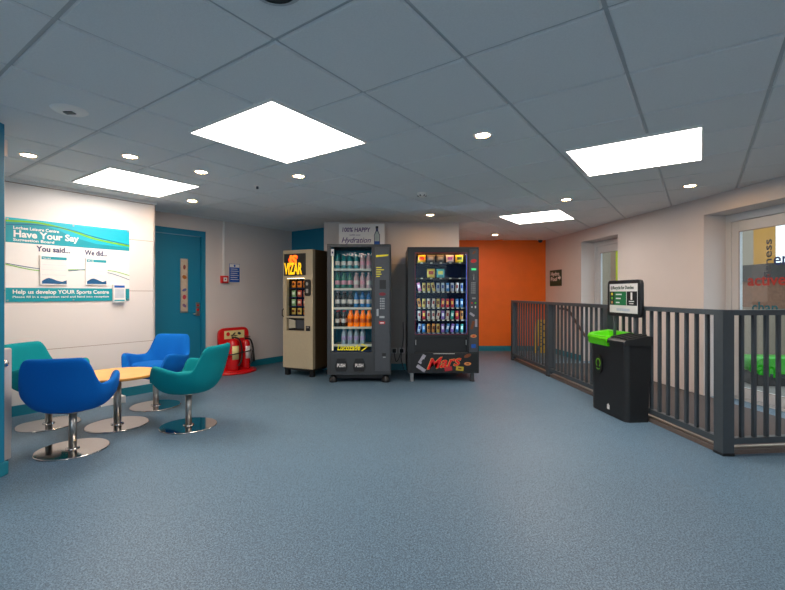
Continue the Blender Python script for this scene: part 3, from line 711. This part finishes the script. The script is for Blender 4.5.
b.use(M_BLACK).box(.524, .561, -.002, 0, .285, .315); b.use(M_NOTB).box(.508, .577, -.0022, -.001, .05, .10); b.obj('bottle_print', t)
b = B().use(M_STEEL); b.box(.06, .10, .006, .06, 0, .004); b.obj('stand_foot', t)
b = B().use(M_STEEL); b.box(.55, .59, .006, .06, 0, .004); b.obj('stand_foot', t)

# ------------------------------------------------------------------ snack vending machine
FY = 5.74; K = FY/434
t = thing('snack_vending_machine', 'black snack vending machine with red chocolate bar lettering on its base', 'vending machine', (0, FY, 0))
X0, X1 = lx(407.5), lx(479); ZT, ZB = 1.785, .115; DP = .85
wx0, wx1, wz0, wz1 = lx(415), lx(467.5), lz(334.5), lz(252.5)
b = B().use(M_MBLK)
b.box(X0, wx0, 0, .02, ZB, ZT, .006); b.box(wx1, X1, 0, .02, ZB, ZT, .006); b.box(X0, wx0-.035, .02, DP, ZB, ZT, .004); b.box(wx1+.035, X1, .02, DP, ZB, ZT, .004); b.box(wx0-.036, wx0, .06, .56, ZB, ZT-.03); b.box(wx1, wx1+.036, .06, .56, ZB, ZT-.03); b.box(wx0-.004, wx1+.004, 0, .02, wz1, ZT, .004); b.box(wx0-.004, wx1+.004, .02, DP, ZT-.03, ZT)
b.box(wx0-.004, wx1+.004, 0, DP, ZB, lz(352.5), .006); b.box(wx0-.004, wx1+.004, 0, DP, lz(337), wz0, .003); b.box(wx0-.004, wx1+.004, .55, DP, ZB, ZT-.02)
b.obj('cabinet', t)
b = B().use(M_INT); b.box(wx0, wx1, .49, .55, wz0, wz1); b.box(wx0, wx0+.006, .06, .5, wz0, wz1); b.box(wx1-.006, wx1, .06, .5, wz0, wz1); b.box(wx0, wx1, .02, .5, wz0, wz0+.01); b.obj('interior', t)
b = B().use(M_BLACK); b.prism([(wx0, lz(352.5)), (wx1, lz(352.5)), (wx1, lz(337)), (wx0, lz(337))], .03, .05); b.obj('delivery_flap', t)
b = B().use(M_STEEL); b.box(wx0+.005, wx0+.016, -.004, .02, lz(345), lz(340), .002); b.box(wx1-.022, wx1-.011, -.004, .02, lz(345), lz(340), .002); b.obj('flap_hinge', t)
b = B().use(M_MAGN)  # reddish glow of the lit window edges, painted on as a thin trim
g = .010
for q_ in ((wx0, wx1, wz1-g, wz1), (wx0, wx1, wz0, wz0+.006), (wx1-g, wx1, wz0, wz1), (wx0, wx0+.006, wz0, wz1)): b.box(q_[0], q_[1], -.003, .0, q_[2], q_[3])
b.obj('window_glow_trim', t)
b = B().use(mat('added_amber_tube', (255, 170, 90), .5, emit=20)); b.tube([(wx0+.03, .045, wz1+.02), (wx1-.03, .045, wz1+.02)], .008); b.obj('added_light_tube', t)  # unseen tube added above the window to brighten the snacks
b = B().use(mat('added_cool_strip', (150, 190, 230), .5, emit=26)); b.box(wx0-.028, wx0-.016, .03, .045, wz0+.03, wz1-.03); b.box(wx1+.018, wx1+.030, .03, .045, wz0+.03, wz1-.03); b.obj('light_strip', t)  # unseen side strips added behind the frame to light the snacks
sh = [262.3, 277.8, 291.6, 307.8, 320.0, 333.3]
for k, py in enumerate(sh):
    b = B().use(M_INT); b.box(wx0+.008, wx1-.008, .06, .48, lz(py)-.008, lz(py)); b.use(M_BLACK).box(wx0+.008, wx1-.008, .05, .06, lz(py)-.016, lz(py)+.004)
    b.use(M_SHELF)
    n = 5 if k < 2 else 10
    for i in range(n): 
        cx = wx0+.03+(wx1-wx0-.06)*(i+.5)/n; b.box(cx-.015, cx+.015, .047, .05, lz(py)-.014, lz(py)+.002)
    b.obj('shelf', t)
b = B().use(M_VGLASS); b.box(wx0, wx1, .004, .01, wz0, wz1); b.obj('glass_front', t)
b = B().use(M_CHAR2); b.box(lx(469.3), lx(477.8), -.008, 0, lz(352), lz(249), .003); cp_ = b.obj('control_panel', t)
def blob(bb, px, py, w, h, m, rot=0, y_=-.008, rect=False):
    bb.use(m); c, z = lx(px), lz(py)
    if rect:
        cs, sn = math.cos(rot), math.sin(rot); pts = [(c+cs*a-sn*d_, z+sn*a+cs*d_) for a, d_ in ((-w/2, -h/2), (w/2, -h/2), (w/2, h/2), (-w/2, h/2))]
    else: pts = ell(c, z, w/2, h/2, 16, rot)
    bb.prism(pts, y_-.0015, y_)
b = B(); blob(b, 474, 252.5, .06, .03, M_CHOC, .8); blob(b, 473.5, 261, .08, .05, M_RED, .2); blob(b, 472, 314.5, .07, .03, M_SILV, -.6, rect=True); blob(b, 472.5, 325, .035, .11, M_CHOC, -.3, rect=True); blob(b, 476, 323, .03, .10, M_SILV, 0, rect=True); blob(b, 473.5, 336, .085, .045, M_TAN); blob(b, 473.5, 336, .04, .018, M_RED, 0, -.0095); blob(b, 473.5, 346, .06, .05, M_NOTB, 0, rect=True); b.obj('snack_print', cp_)
b = B().use(M_LCD); b.box(lx(471.3), lx(476), -.011, -.008, lz(270.3), lz(268.3)); b.obj('display', cp_)
b = B().use(M_STEEL); 
for r in range(6):
    for c in range(3): b.box(lx(471.2)+c*.02, lx(471.2)+c*.02+.014, -.012, -.008, lz(283+r*2)-.006, lz(283+r*2)+.008, .001)
b.obj('key_buttons', cp_)
b = B().use(M_STEEL); b.lathe([(0, 0), (.012, 0), (.012, .006), (0, .006)], seg=12, M=Matrix.Translation((lx(473.6), -.008, lz(275))) @ Matrix.Rotation(PI/2, 4, 'X')); b.box(lx(473.3), lx(474), -.012, -.008, lz(280), lz(275.5)); b.box(lx(472), lx(475.5), -.012, -.008, lz(299), lz(297.5)); b.obj('coin_slot', cp_)
b = B(); blob(b, 471.8, 303, .022, .022, M_RED); blob(b, 475.3, 303, .022, .022, M_LIME); blob(b, 471.8, 307, .018, .018, M_PAPER); blob(b, 475.3, 307, .018, .03, M_PAPER, 0, rect=True); b.obj('button_lights', cp_)
# base graphic
b = B().use(M_BLACK); b.box(lx(410), lx(477.5), -.006, 0, lz(372), lz(353.2), .002); bg_ = b.obj('base_panel', t)
b = B().use(M_GOLD); b.text('Mars', lx(426), lz(369.4), .138, -.0062, w=.46, shear=.35, off=.03, slope=.13); b.use(M_MARSR).text('Mars', lx(426.2), lz(369.3), .136, -.0078, w=.45, shear=.35, off=.014, slope=.13); b.obj('lettering', bg_)
b = B(); blob(b, 422, 359, .045, .13, M_SILV, -.55, -.006, True); blob(b, 421, 368.3, .13, .045, M_SILV, -.6, -.006, True); blob(b, 423, 361, .03, .05, M_MBLK, -.55, -.0076, True)
blob(b, 448.3, 368.7, .10, .055, mat('wrapper_red', (176, 40, 48), .4), .15, -.006, True); blob(b, 459.7, 368.5, .10, .055, mat('wrapper_yellow', (190, 170, 40), .4), -.1, -.006, True); blob(b, 459.7, 368.5, .045, .02, M_CHOC, -.1, -.0076, True)
blob(b, 467.5, 355.7, .10, .045, M_CHOC, .4, -.006); blob(b, 467.5, 363.7, .095, .045, M_TAN, 0, -.006); blob(b, 467.5, 363.7, .04, .015, M_CHOC, 0, -.0076)
blob(b, 444, 352.4+1.2, .28, .006, M_PAPER, 0, -.006, True); b.obj('snack_print', bg_)
for x, y_ in ((X0+.06, .06), (X1-.08, .06), (X0+.06, DP-.08), (X1-.08, DP-.08)):
    b = B().use(M_STEEL if x < .5 else M_CHAR); b.box(x-.022, x+.022, y_-.022, y_+.022, .012, ZB, .003); b.lathe([(0, 0), (.035, 0), (.03, .014), (0, .014)], x, y_, 14); b.obj('leg', t)
# snacks
def packet(name, w, h, d, m1, m2):
    b = B(); bm = b.bm; nx, nz = 6, 8; front = []; back = []
    for s_, store in ((-1, front), (1, back)):
        for j in range(nz+1):
            row = []
            for i in range(nx+1):
                x = (i/nx-.5); z = j/nz
                bulge = (max(0, 1-(2*x)**4))*(max(0, 1-(2*z-1)**6))
                row.append(bm.verts.new((x*w*(1-.06*bulge), s_*d/2*bulge, z*h)))
            store.append(row)
    for store, fl_ in ((front, 1), (back, -1)):
        for j in range(nz):
            for i in range(nx):
                b.use(m2 if 3 <= j <= 5 and 1 <= i <= 4 else m1)
                q_ = [store[j][i], store[j][i+1], store[j+1][i+1], store[j+1][i]]; b._f(q_ if fl_ > 0 else q_[::-1], True)
    bmesh.ops.remove_doubles(bm, verts=bm.verts, dist=1e-5)
    return b.obj(name)
def pk(c1, c2, n): return (mat('wrap_'+n, c1, .35, var=.12, scale=40), mat('wrapmark_'+n, c2, .35), n)
BAGS = {'Y': pk((240, 180, 30), (200, 60, 20), 'yellow'), 'D': pk((70, 74, 78), (130, 130, 130), 'dark grey'), 'V': pk((200, 190, 200), (130, 60, 140), 'white and violet'), 'G': pk((250, 220, 40), (60, 90, 30), 'bright yellow'),
        'C': pk((230, 190, 60), (180, 60, 40), 'gold checked'), 'T': pk((90, 190, 190), (240, 230, 110), 'turquoise')}
BARS = {'p': pk((216, 120, 150), (240, 220, 225), 'pink'), 'g': pk((206, 176, 90), (120, 60, 30), 'gold'), 's': pk((180, 190, 200), (50, 70, 140), 'silver'), 'r': pk((200, 40, 60), (240, 200, 90), 'red'),
        'b': pk((60, 130, 190), (220, 230, 240), 'blue'), 'v': pk((150, 110, 200), (240, 240, 250), 'lilac'), 'w': pk((214, 200, 186), (150, 60, 60), 'cream'), 'o': pk((214, 140, 60), (90, 50, 30), 'tan'), 'n': pk((60, 170, 150), (220, 240, 230), 'mint')}
SSH = ['top', 'second', 'third', 'fourth', 'fifth', 'bottom']
pr = {}
def snack(kind, big, x, z, y_, row, i, tilt=0, h=None):
    D = BAGS if big else BARS; k = (kind, big)
    if k not in pr: o = pr[k] = packet('crisp_packet' if big else 'chocolate_bar', .105 if big else .042, .125 if big else .118, .04 if big else .018, D[kind][0], D[kind][1])
    else: o = pr[k].copy(); COL.objects.link(o)
    o.location = (x, y_, z); o.rotation_euler = (0, tilt, 0)
    tag(o, '%s %s, %s from hinge side, %s shelf of black snack machine' % (D[kind][2], 'crisp packet' if big else 'snack bar', ORD[i], SSH[row]), 'crisp packet' if big else 'snack bar', 'snacks in the snack machine')
    o.name = 'crisp_packet' if big else 'chocolate_bar'
    return o
srows = ['YDDVG', ' CT  ', 'pgggssbsws', 'ogwwgrrrbb', 'wrwwwvwnro', 'sboogvbvbn']
for r, row in enumerate(srows):
    big = r < 2; n = 5 if big else 10
    for i, ch in enumerate(row):
        if ch == ' ': continue
        cx = wx0+.03+(wx1-wx0-.06)*(i+.5)/n; tl = 0
        if not big and (r == 5 or random.random() < .25): tl = random.choice((-.22, .2, .1, 0))
        dz = abs(math.sin(tl))*.022+.0005
        o = snack(ch, big, cx - .05*math.sin(tl), lz(sh[r])+dz, FY+.10, r, i, tl)
        if r == 0: o.scale = (1, 1, .84)

# ------------------------------------------------------------------ beige vending machine by the corner
P0, P1 = Vector((-1.572, 6.23)), Vector((-1.105, 6.01)); dd = P1-P0; rz = math.atan2(dd.y, dd.x); WW = dd.length
t = thing('combination_vending_machine', 'narrow beige snack vending machine with brown sides and flame lettering sign', 'vending machine', (P0.x, P0.y, 0), rz)
def cx_(px): return (px-283.5)/(312.5-283.5)*WW
def cz_(py): return EYE-(py-293.5)*6.13/434
ZT, ZB, DP = 1.785, .115, .56
b = B().use(M_BEIGE)
wa, wb_ = cx_(287), cx_(304.5); z1_, z0_ = cz_(278), cz_(316.3)
b.box(0, wa, 0, .06, ZB, ZT, .004); b.box(wb_, WW, 0, .06, ZB, ZT, .004); b.box(wa-.003, wb_+.003, 0, .06, z1_, ZT, .003); b.box(wa-.003, wb_+.003, 0, .06, ZB, cz_(330.8), .003); b.box(wa-.003, wb_+.003, 0, .06, cz_(318), z0_)
dr = b.obj('front_door', t)
b = B().use(M_BROWN); b.box(.0, WW, .28, DP, ZB, ZT, .004); b.box(WW-.02, WW, .06, .3, ZB, ZT); b.box(0, .02, .06, .3, ZB, ZT); b.box(.02, WW-.02, .06, .3, ZT-.03, ZT-.002); b.box(.02, WW-.02, .06, .3, ZB, cz_(331)); b.obj('cabinet', t)
b = B().use(M_BLACK); b.box(.01, WW-.01, .02, DP-.02, .085, ZB); b.obj('base_frame', t)
for x, y_ in ((.04, .06), (WW-.05, .06), (.04, DP-.06), (WW-.05, DP-.06)): B().use(M_BLACK).box(x-.03, x+.03, y_-.03, y_+.03, 0, .085, .004).obj('leg', t)
b = B().use(M_BLACK); b.box(cx_(285), cx_(306), -.012, 0, cz_(275.5), cz_(253.6), .004); sg = b.obj('header_sign', t)
b = B().use(M_FLAMER); b.prism(ell(cx_(294), cz_(258.5), .09, .045, 14, .3), -.0135, -.012); b.use(mat('lit_flame_orange', (255, 110, 20), .5, emit=.9, var=.3, scale=40)).text('JS', cx_(290), cz_(264), .12, -.0142, off=.05, w=.17, shear=.1)
b.use(M_FLAME).text('VIZAR', cx_(285.6), cz_(274), .155, -.0152, off=.03, w=.31, shear=.05); b.obj('lettering', sg)
b = B().use(M_INT); b.box(wa, wb_, .24, .28, z0_, z1_); b.box(wa, wb_, .06, .24, z0_, z0_+.01); b.obj('interior', t)
csh = [290.2-.0, 300.0, 307.8, 316.0]
csh = [287.8, 297.2, 306.2, 315.2]
for py in csh: B().use(M_INT).box(wa+.0, wb_, .06, .24, cz_(py)-.012, cz_(py)).obj('shelf', t)
b = B().use(M_VGLASS); b.box(wa, wb_, .012, .016, z0_, z1_); b.obj('glass_front', t)
b = B().use(mat('lit_window_strip', (255, 220, 160), .5, emit=4)); b.box(wa, wb_, .02, .026, z1_-.008, z1_-.002); b.obj('light_strip', t)
b = B().use(M_BLACK); b.box(wa, wb_, .05, .06, cz_(331), cz_(317.5)); b.use(mat('pale_cup_flap', (176, 170, 150), .5)).prism([(wa+.015, cz_(329)), (wa+.13, cz_(328)), (wa+.13, cz_(321)), (wa+.02, cz_(319.3))], .03, .05)
b.use(M_CHAR2).box(wa+.15, wb_-.01, .035, .05, cz_(328.5), cz_(320.5)); b.obj('delivery_bay', t)
b = B().use(M_BLACK); b.prism(rrect(cx_(305.4), cx_(310.8), cz_(296), cz_(279.7), .03), -.02, 0); b.use(M_STEEL).prism(ell(cx_(308), cz_(284), .018, .022), -.026, -.02); b.box(cx_(307), cx_(309), -.024, -.02, cz_(293), cz_(289)); b.obj('coin_mechanism', t)
b = B().use(M_BLACK); b.box(cx_(306.2), cx_(310.2), -.006, 0, cz_(330.5), cz_(325.5), .002); b.use(M_STEEL).box(cx_(307.2), cx_(309), -.01, -.006, cz_(327.5), cz_(326.3)); b.obj('coin_return', t)
b = B().use(M_BLACK); b.tube([(.012, 0, cz_(317)), (.012, -.03, cz_(315.5)), (.012, -.03, cz_(310.5)), (.012, 0, cz_(309))], .007); b.obj('door_handle', t)
SN = {'e': pk((200, 200, 190), (90, 140, 190), 'white'), 'D': BAGS['D'], 'o': pk((240, 140, 30), (90, 40, 20), 'orange'), 'g': pk((150, 190, 130), (240, 240, 220), 'pale green'), 'r': pk((220, 90, 70), (250, 220, 190), 'coral'), 'y': pk((226, 190, 90), (120, 60, 30), 'amber')}
pp = {}
crow = ['ooo', 'grr', 'grr', 'yyo']; cw = ['top', 'second', 'third', 'bottom']
Mz = T(P0.x, P0.y, 0, rz)
for r, row in enumerate(crow):
    for i, ch in enumerate(row):
        if ch not in pp: o = pp[ch] = packet('snack_packet', .075, .098, .03, SN[ch][0], SN[ch][1])
        else: o = pp[ch].copy(); COL.objects.link(o)
        lc = Mz @ Vector((wa+(wb_-wa)*(i+.5)/3, .10, cz_(csh[r])+.0005)); o.location = lc; o.rotation_euler = (0, 0, rz)
        tag(o, '%s snack packet, %s from door handle, %s shelf of beige machine' % (SN[ch][2], ORD[i], cw[r]), 'snack packet', 'snack packets in the beige machine')

# sockets and cable on the wall between the machines
def K6(px): return (px-392.5)*6.64/434
def Z6(py): return EYE-(py-293.5)*6.64/434
for px, lb in ((394.2, 'wall socket with a black plug beside the drinks machine'), (401.6, 'wall socket with a black plug beside the snack machine')):
    s_ = thing('wall_socket', lb, 'socket', (K6(px), 6.64, Z6(350.5)))
    b = B().use(M_WHITE); b.box(-.043, .043, -.01, 0, -.043, .043, .003); b.obj('face_plate', s_)
    b = B().use(M_BLACK); b.box(-.027, .027, -.05, -.01, -.028, .028, .006); b.obj('plug', s_)
cb = B().use(M_BLACK); cb.tube(smooth3([(K6(401.6), 6.605, Z6(352)), (K6(401), 6.60, Z6(358)), (K6(403), 6.60, Z6(366)), (K6(404.6), 6.58, Z6(370)), (K6(407), 6.5, Z6(371))]), .006)
tag(cb.obj('power_cable'), 'black power cable hanging from the socket by the snack machine', 'cable')
cb = B().use(M_BLACK); cb.tube(smooth3([(K6(394.2), 6.605, Z6(352)), (K6(396), 6.60, Z6(361)), (K6(399.5), 6.60, Z6(356)), (K6(403), 6.6, Z6(340)), (K6(403), 6.6, Z6(322))]), .005)
tag(cb.obj('power_cable'), 'thin black cable looping up the wall between the two machines', 'cable')

# ------------------------------------------------------------------ railing
t = thing('railing', 'dark grey steel railing with upright balusters turning a corner', 'railing', (0, 0, 0))
def rect_at(bb, p, d, w, l, z0, z1, bev=0):
    n = Vector((-d.y, d.x)); pts = [p-d*l/2-n*w/2, p+d*l/2-n*w/2, p+d*l/2+n*w/2, p-d*l/2+n*w/2]; bb.vprism([(a.x, a.y) for a in pts], z0, z1)
def run(p, q, npost, pitch, skip_first=False):
    d = (q-p).normalized(); Ln = (q-p).length; seg = Ln/npost
    for k in range(npost+1):
        if skip_first and k == 0: continue
        b = B().use(M_RAIL); rect_at(b, p+d*seg*k, d, .085, .085, 0, 1.012); b.use(M_BLACK); rect_at(b, p+d*seg*k, d, .088, .088, 0, .02); b.obj('post', t)
    b = B().use(M_RAIL); rect_at(b, p+d*Ln/2, d, .075, Ln+.085, 1.012, 1.050); b.obj('top_rail', t)
    b = B().use(M_RAIL)
    for k in range(npost): rect_at(b, p+d*(seg*(k+.5)), d, .045, seg-.085, .075, .118)
    b.obj('bottom_rail', t)
    for k in range(npost):
        n = max(2, round((seg-.085)/pitch))
        for i in range(1, n):
            b = B().use(M_RAIL); rect_at(b, p+d*(seg*k+.0425+(seg-.085)*i/n), d, .023, .023, .118, 1.012); b.obj('baluster', t)
run(RA, RB, 3, .108)
run(RB, RC, 1, .098, True)

# wall handrail
t = thing('wall_handrail', 'dark sloping handrail on the wall beyond the railing', 'handrail', (0, 0, 0))
def onr(px, py, off=.07):
    k = (px-392.5)/434; Y = (3.13-off+.1027*8.87)/(k+.1027); return (k*Y, Y, EYE-(py-293.5)*Y/434)
b = B().use(mat('dark_wood_rail', (92, 70, 62), .5)); pts = [onr(560, 308.5), onr(568.5, 310.5), onr(576, 322), onr(584, 334), onr(590, 341)]
b.tube(smooth3(pts, 5), .022, 12); b.obj('rail', t)
b = B().use(M_STEEL)
for k in (1, 3):
    x, y_, z = pts[k]; b.tube([(x, y_, z-.015), (x, y_, z-.05), (x+.075, y_, z-.05)], .007)
b.obj('bracket', t)

# direction sign on the right wall
x, y_, z = onr(555.7, 278, .004)
t = thing('direction_sign', 'small dark green sign with white words beside the orange wall', 'sign', (x, y_, z), RR)
b = B().use(M_DGREEN); b.box(-.24, .24, -.004, 0, -.155, .155, .001); b.obj('plate', t)
b = B().use(M_PAPER); b.text('Hydro', -.20, .045, .075, -.004, w=.34, off=.02); b.text('Pool', -.20, -.055, .075, -.004, w=.25, off=.02); b.prism([(.10, -.02), (.16, -.02), (.16, -.05), (.21, 0), (.16, .05), (.16, .02), (.10, .02)], -.0052, -.004); b.obj('lettering', t)

# yellow folding barrier in front of the orange wall
t = thing('folding_barrier', 'yellow folded floor barrier leaning at the orange wall behind the railing', 'barrier', (2.96, 8.55, 0))
for k, (xb, xt) in enumerate(((-.14, -.10), (-.03, -.02), (.04, .05), (.12, .12))):
    b = B().use(M_YELL); b.prism([(xb-.032, 0), (xb+.032, 0), (xt+.030, .65), (xt-.030, .65)], -.02, .02); b.obj('slat', t)
b = B().use(M_BLACK)
for k in range(4):
    z = .12+k*.13; b.prism([(-.05, z), (.1, z+.09), (.1, z+.105), (-.05, z+.015)], -.03, -.02); b.prism([(-.05, z+.09), (.1, z), (.1, z+.015), (-.05, z+.105)], -.032, -.03)
b.obj('lattice', t)

# ------------------------------------------------------------------ recycling bin
t = thing('recycling_bin', 'black recycling bin with a lime green open lid in front of the railing', 'recycling bin', (2.085, 4.22, 0), .086)
# local: +x to the railing, y along it (far = +y)
def binpoly(w0, w1, x0, x1, r=.10):
    pts = []
    for cx, cy, a in ((x0+r, w1-r, PI/2), (x0+r, w0+.045, PI)):
        rr = r if cy > 0 else .045
        if cy < 0: cx = x0+.045
        for k in range(7): pts.append((cx+rr*math.cos(a+PI/2*k/6), cy+rr*math.sin(a+PI/2*k/6)))
    return pts+[(x1, w0), (x1, w1)]
b = B().use(M_BIN)
lo = binpoly(-.30, .33, 0, .21, .12); mid = binpoly(-.305, .335, -.005, .225, .12); hi = binpoly(-.31, .34, -.012, .235, .12)
rg = [[b.bm.verts.new((x, y_, z)) for x, y_ in pl_] for pl_, z in ((lo, 0), (lo, .02), (mid, .40), (hi, .66), (hi, .70))]
for a, c in zip(rg, rg[1:]):
    for i in range(len(a)): b._f([a[i], a[(i+1) % len(a)], c[(i+1) % len(a)], c[i]])
b._f(rg[0][::-1]); b._f(rg[-1]); b.obj('body', t)
# rim: black part and lime horseshoe
b = B().use(M_BIN); b.prism([(-.035, .70), (.24, .70), (.24, .775), (.20, .785), (-.02, .745), (-.035, .73)], -.325, -.02)
for k in range(4): b.prism([(.0, .752), (.20, .788), (.20, .797), (.0, .762)], -.30+k*.07, -.275+k*.07)
b.obj('lid', t)
b = B().use(M_LIME)
outer = [(.33, .0), (-.085, .0)]+[(.02-.105+.105*(1-math.cos(a))*1.0, .0) for a in ()]
ou = [(-.05, -.06)]+[(.09+.14*math.cos(a), .23+.14*math.sin(a)) for a in [PI-PI/2*k/8 for k in range(9)]]+[(.24, .37), (.24, -.06)]
inn = [(.0, -.02)]+[(.09+.09*math.cos(a), .22+.09*math.sin(a)) for a in [PI-PI/2*k/8 for k in range(9)]]+[(.21, .31), (.21, -.02)]
n = len(ou)
def ring(pl_, z): return [b.bm.verts.new((x, y_, z)) for x, y_ in pl_]
inl = [(x*.85+.02, y_*.85+.02) for x, y_ in inn]
def tilt(r_, k=.14):
    for v_ in r_: v_.co.z += k*(v_.co.x+.04)
    return r_
R = [ring([(x*.9+.01,y_) for x,y_ in ou], .665), tilt(ring(ou, .735)), tilt(ring([(x*.92+.008, y_*.96+.004) for x, y_ in ou], .755)), tilt(ring(inn, .748)), tilt(ring(inl, .70))]
for a, c in zip(R, R[1:]):
    for i in range(n): b._f([a[i], a[(i+1) % n], c[(i+1) % n], c[i]])
b._f(R[-1]); b.obj('lime_rim', t)
b = B().use(M_BLACK); b.prism(ell(0, 0, .075, .095, 24), -.004, 0)
b.use(M_GRN); b.ribbon([(.035*math.cos(a), .01+.04*math.sin(a)) for a in [(-.3+1.6*k/12)*PI for k in range(13)]], .012, -.004); b.ribbon([(-.03, -.045), (0, -.055), (.03, -.045)], .010, -.004)
o = b.obj('recycling_badge', t); o.rotation_euler = (0, 0, -PI/2); o.location = (-.0155, .12, .47)
b = B().use(M_PAPER); b.prism([(-.02, -.02), (.02, -.02), (.02, .02), (0, .035), (-.02, .02)], -.002, 0); o = b.obj('tidy_symbol', t); o.rotation_euler = (0, 0, -PI/2); o.location = (-.004, -.03, .075)
# sign frame on the bin
b = B().use(M_RAIL); b.tube([(.185, -.15, .70), (.185, -.15, .96)], .014); b.tube([(.185, .17, .70), (.185, .17, .96)], .014); b.obj('sign_support', t)
M_S = Matrix.Rotation(-PI/2, 4, 'Z')
b = B().use(M_BLACK); b.prism(rrect(-.30, .30, 0, .355, .045), 0, .035, True); sf = b.obj('sign_frame', t); sf.rotation_euler = (0, 0, -PI/2); sf.location = (.165, .0, .945); sf.scale = (.86, 1, 1)
b = B().use(M_PAPER); b.box(-.255, .255, -.002, 0, .035, .32); b.use(M_PGREEN).box(-.25, .06, -.003, -.002, .11, .245); b.use(M_BLACK).box(.07, .25, -.003, -.002, .11, .245)
b.use(M_DGREEN).box(-.25, -.16, -.0035, -.003, .11, .245)
b.use(M_PAPER)
for k in range(3): b.box(-.13, -.02-.02*k, -.004, -.003, .21-.04*k, .222-.04*k)
b.box(.14, .17, -.004, -.003, .165, .235); b.box(.11, .20, -.004, -.003, .145, .155); b.box(.12, .19, -.004, -.003, .125, .133)
for k, c in enumerate((M_YELL, M_GRN, M_TAN)): b.use(c).prism(ell(-.205, .22-.042*k, .018, .014, 12), -.0045, -.0035)
b.use(M_DGREEN).text('Recycle for Dundee', -.19, .268, .032, -.002, w=.38, off=.02); b.use(M_STEEL).prism(ell(-.215, .28, .02, .02, 12), -.003, -.002); b.use(M_LINE).box(-.12, .12, -.003, -.002, .055, .08)
b.obj('sign_poster', sf)
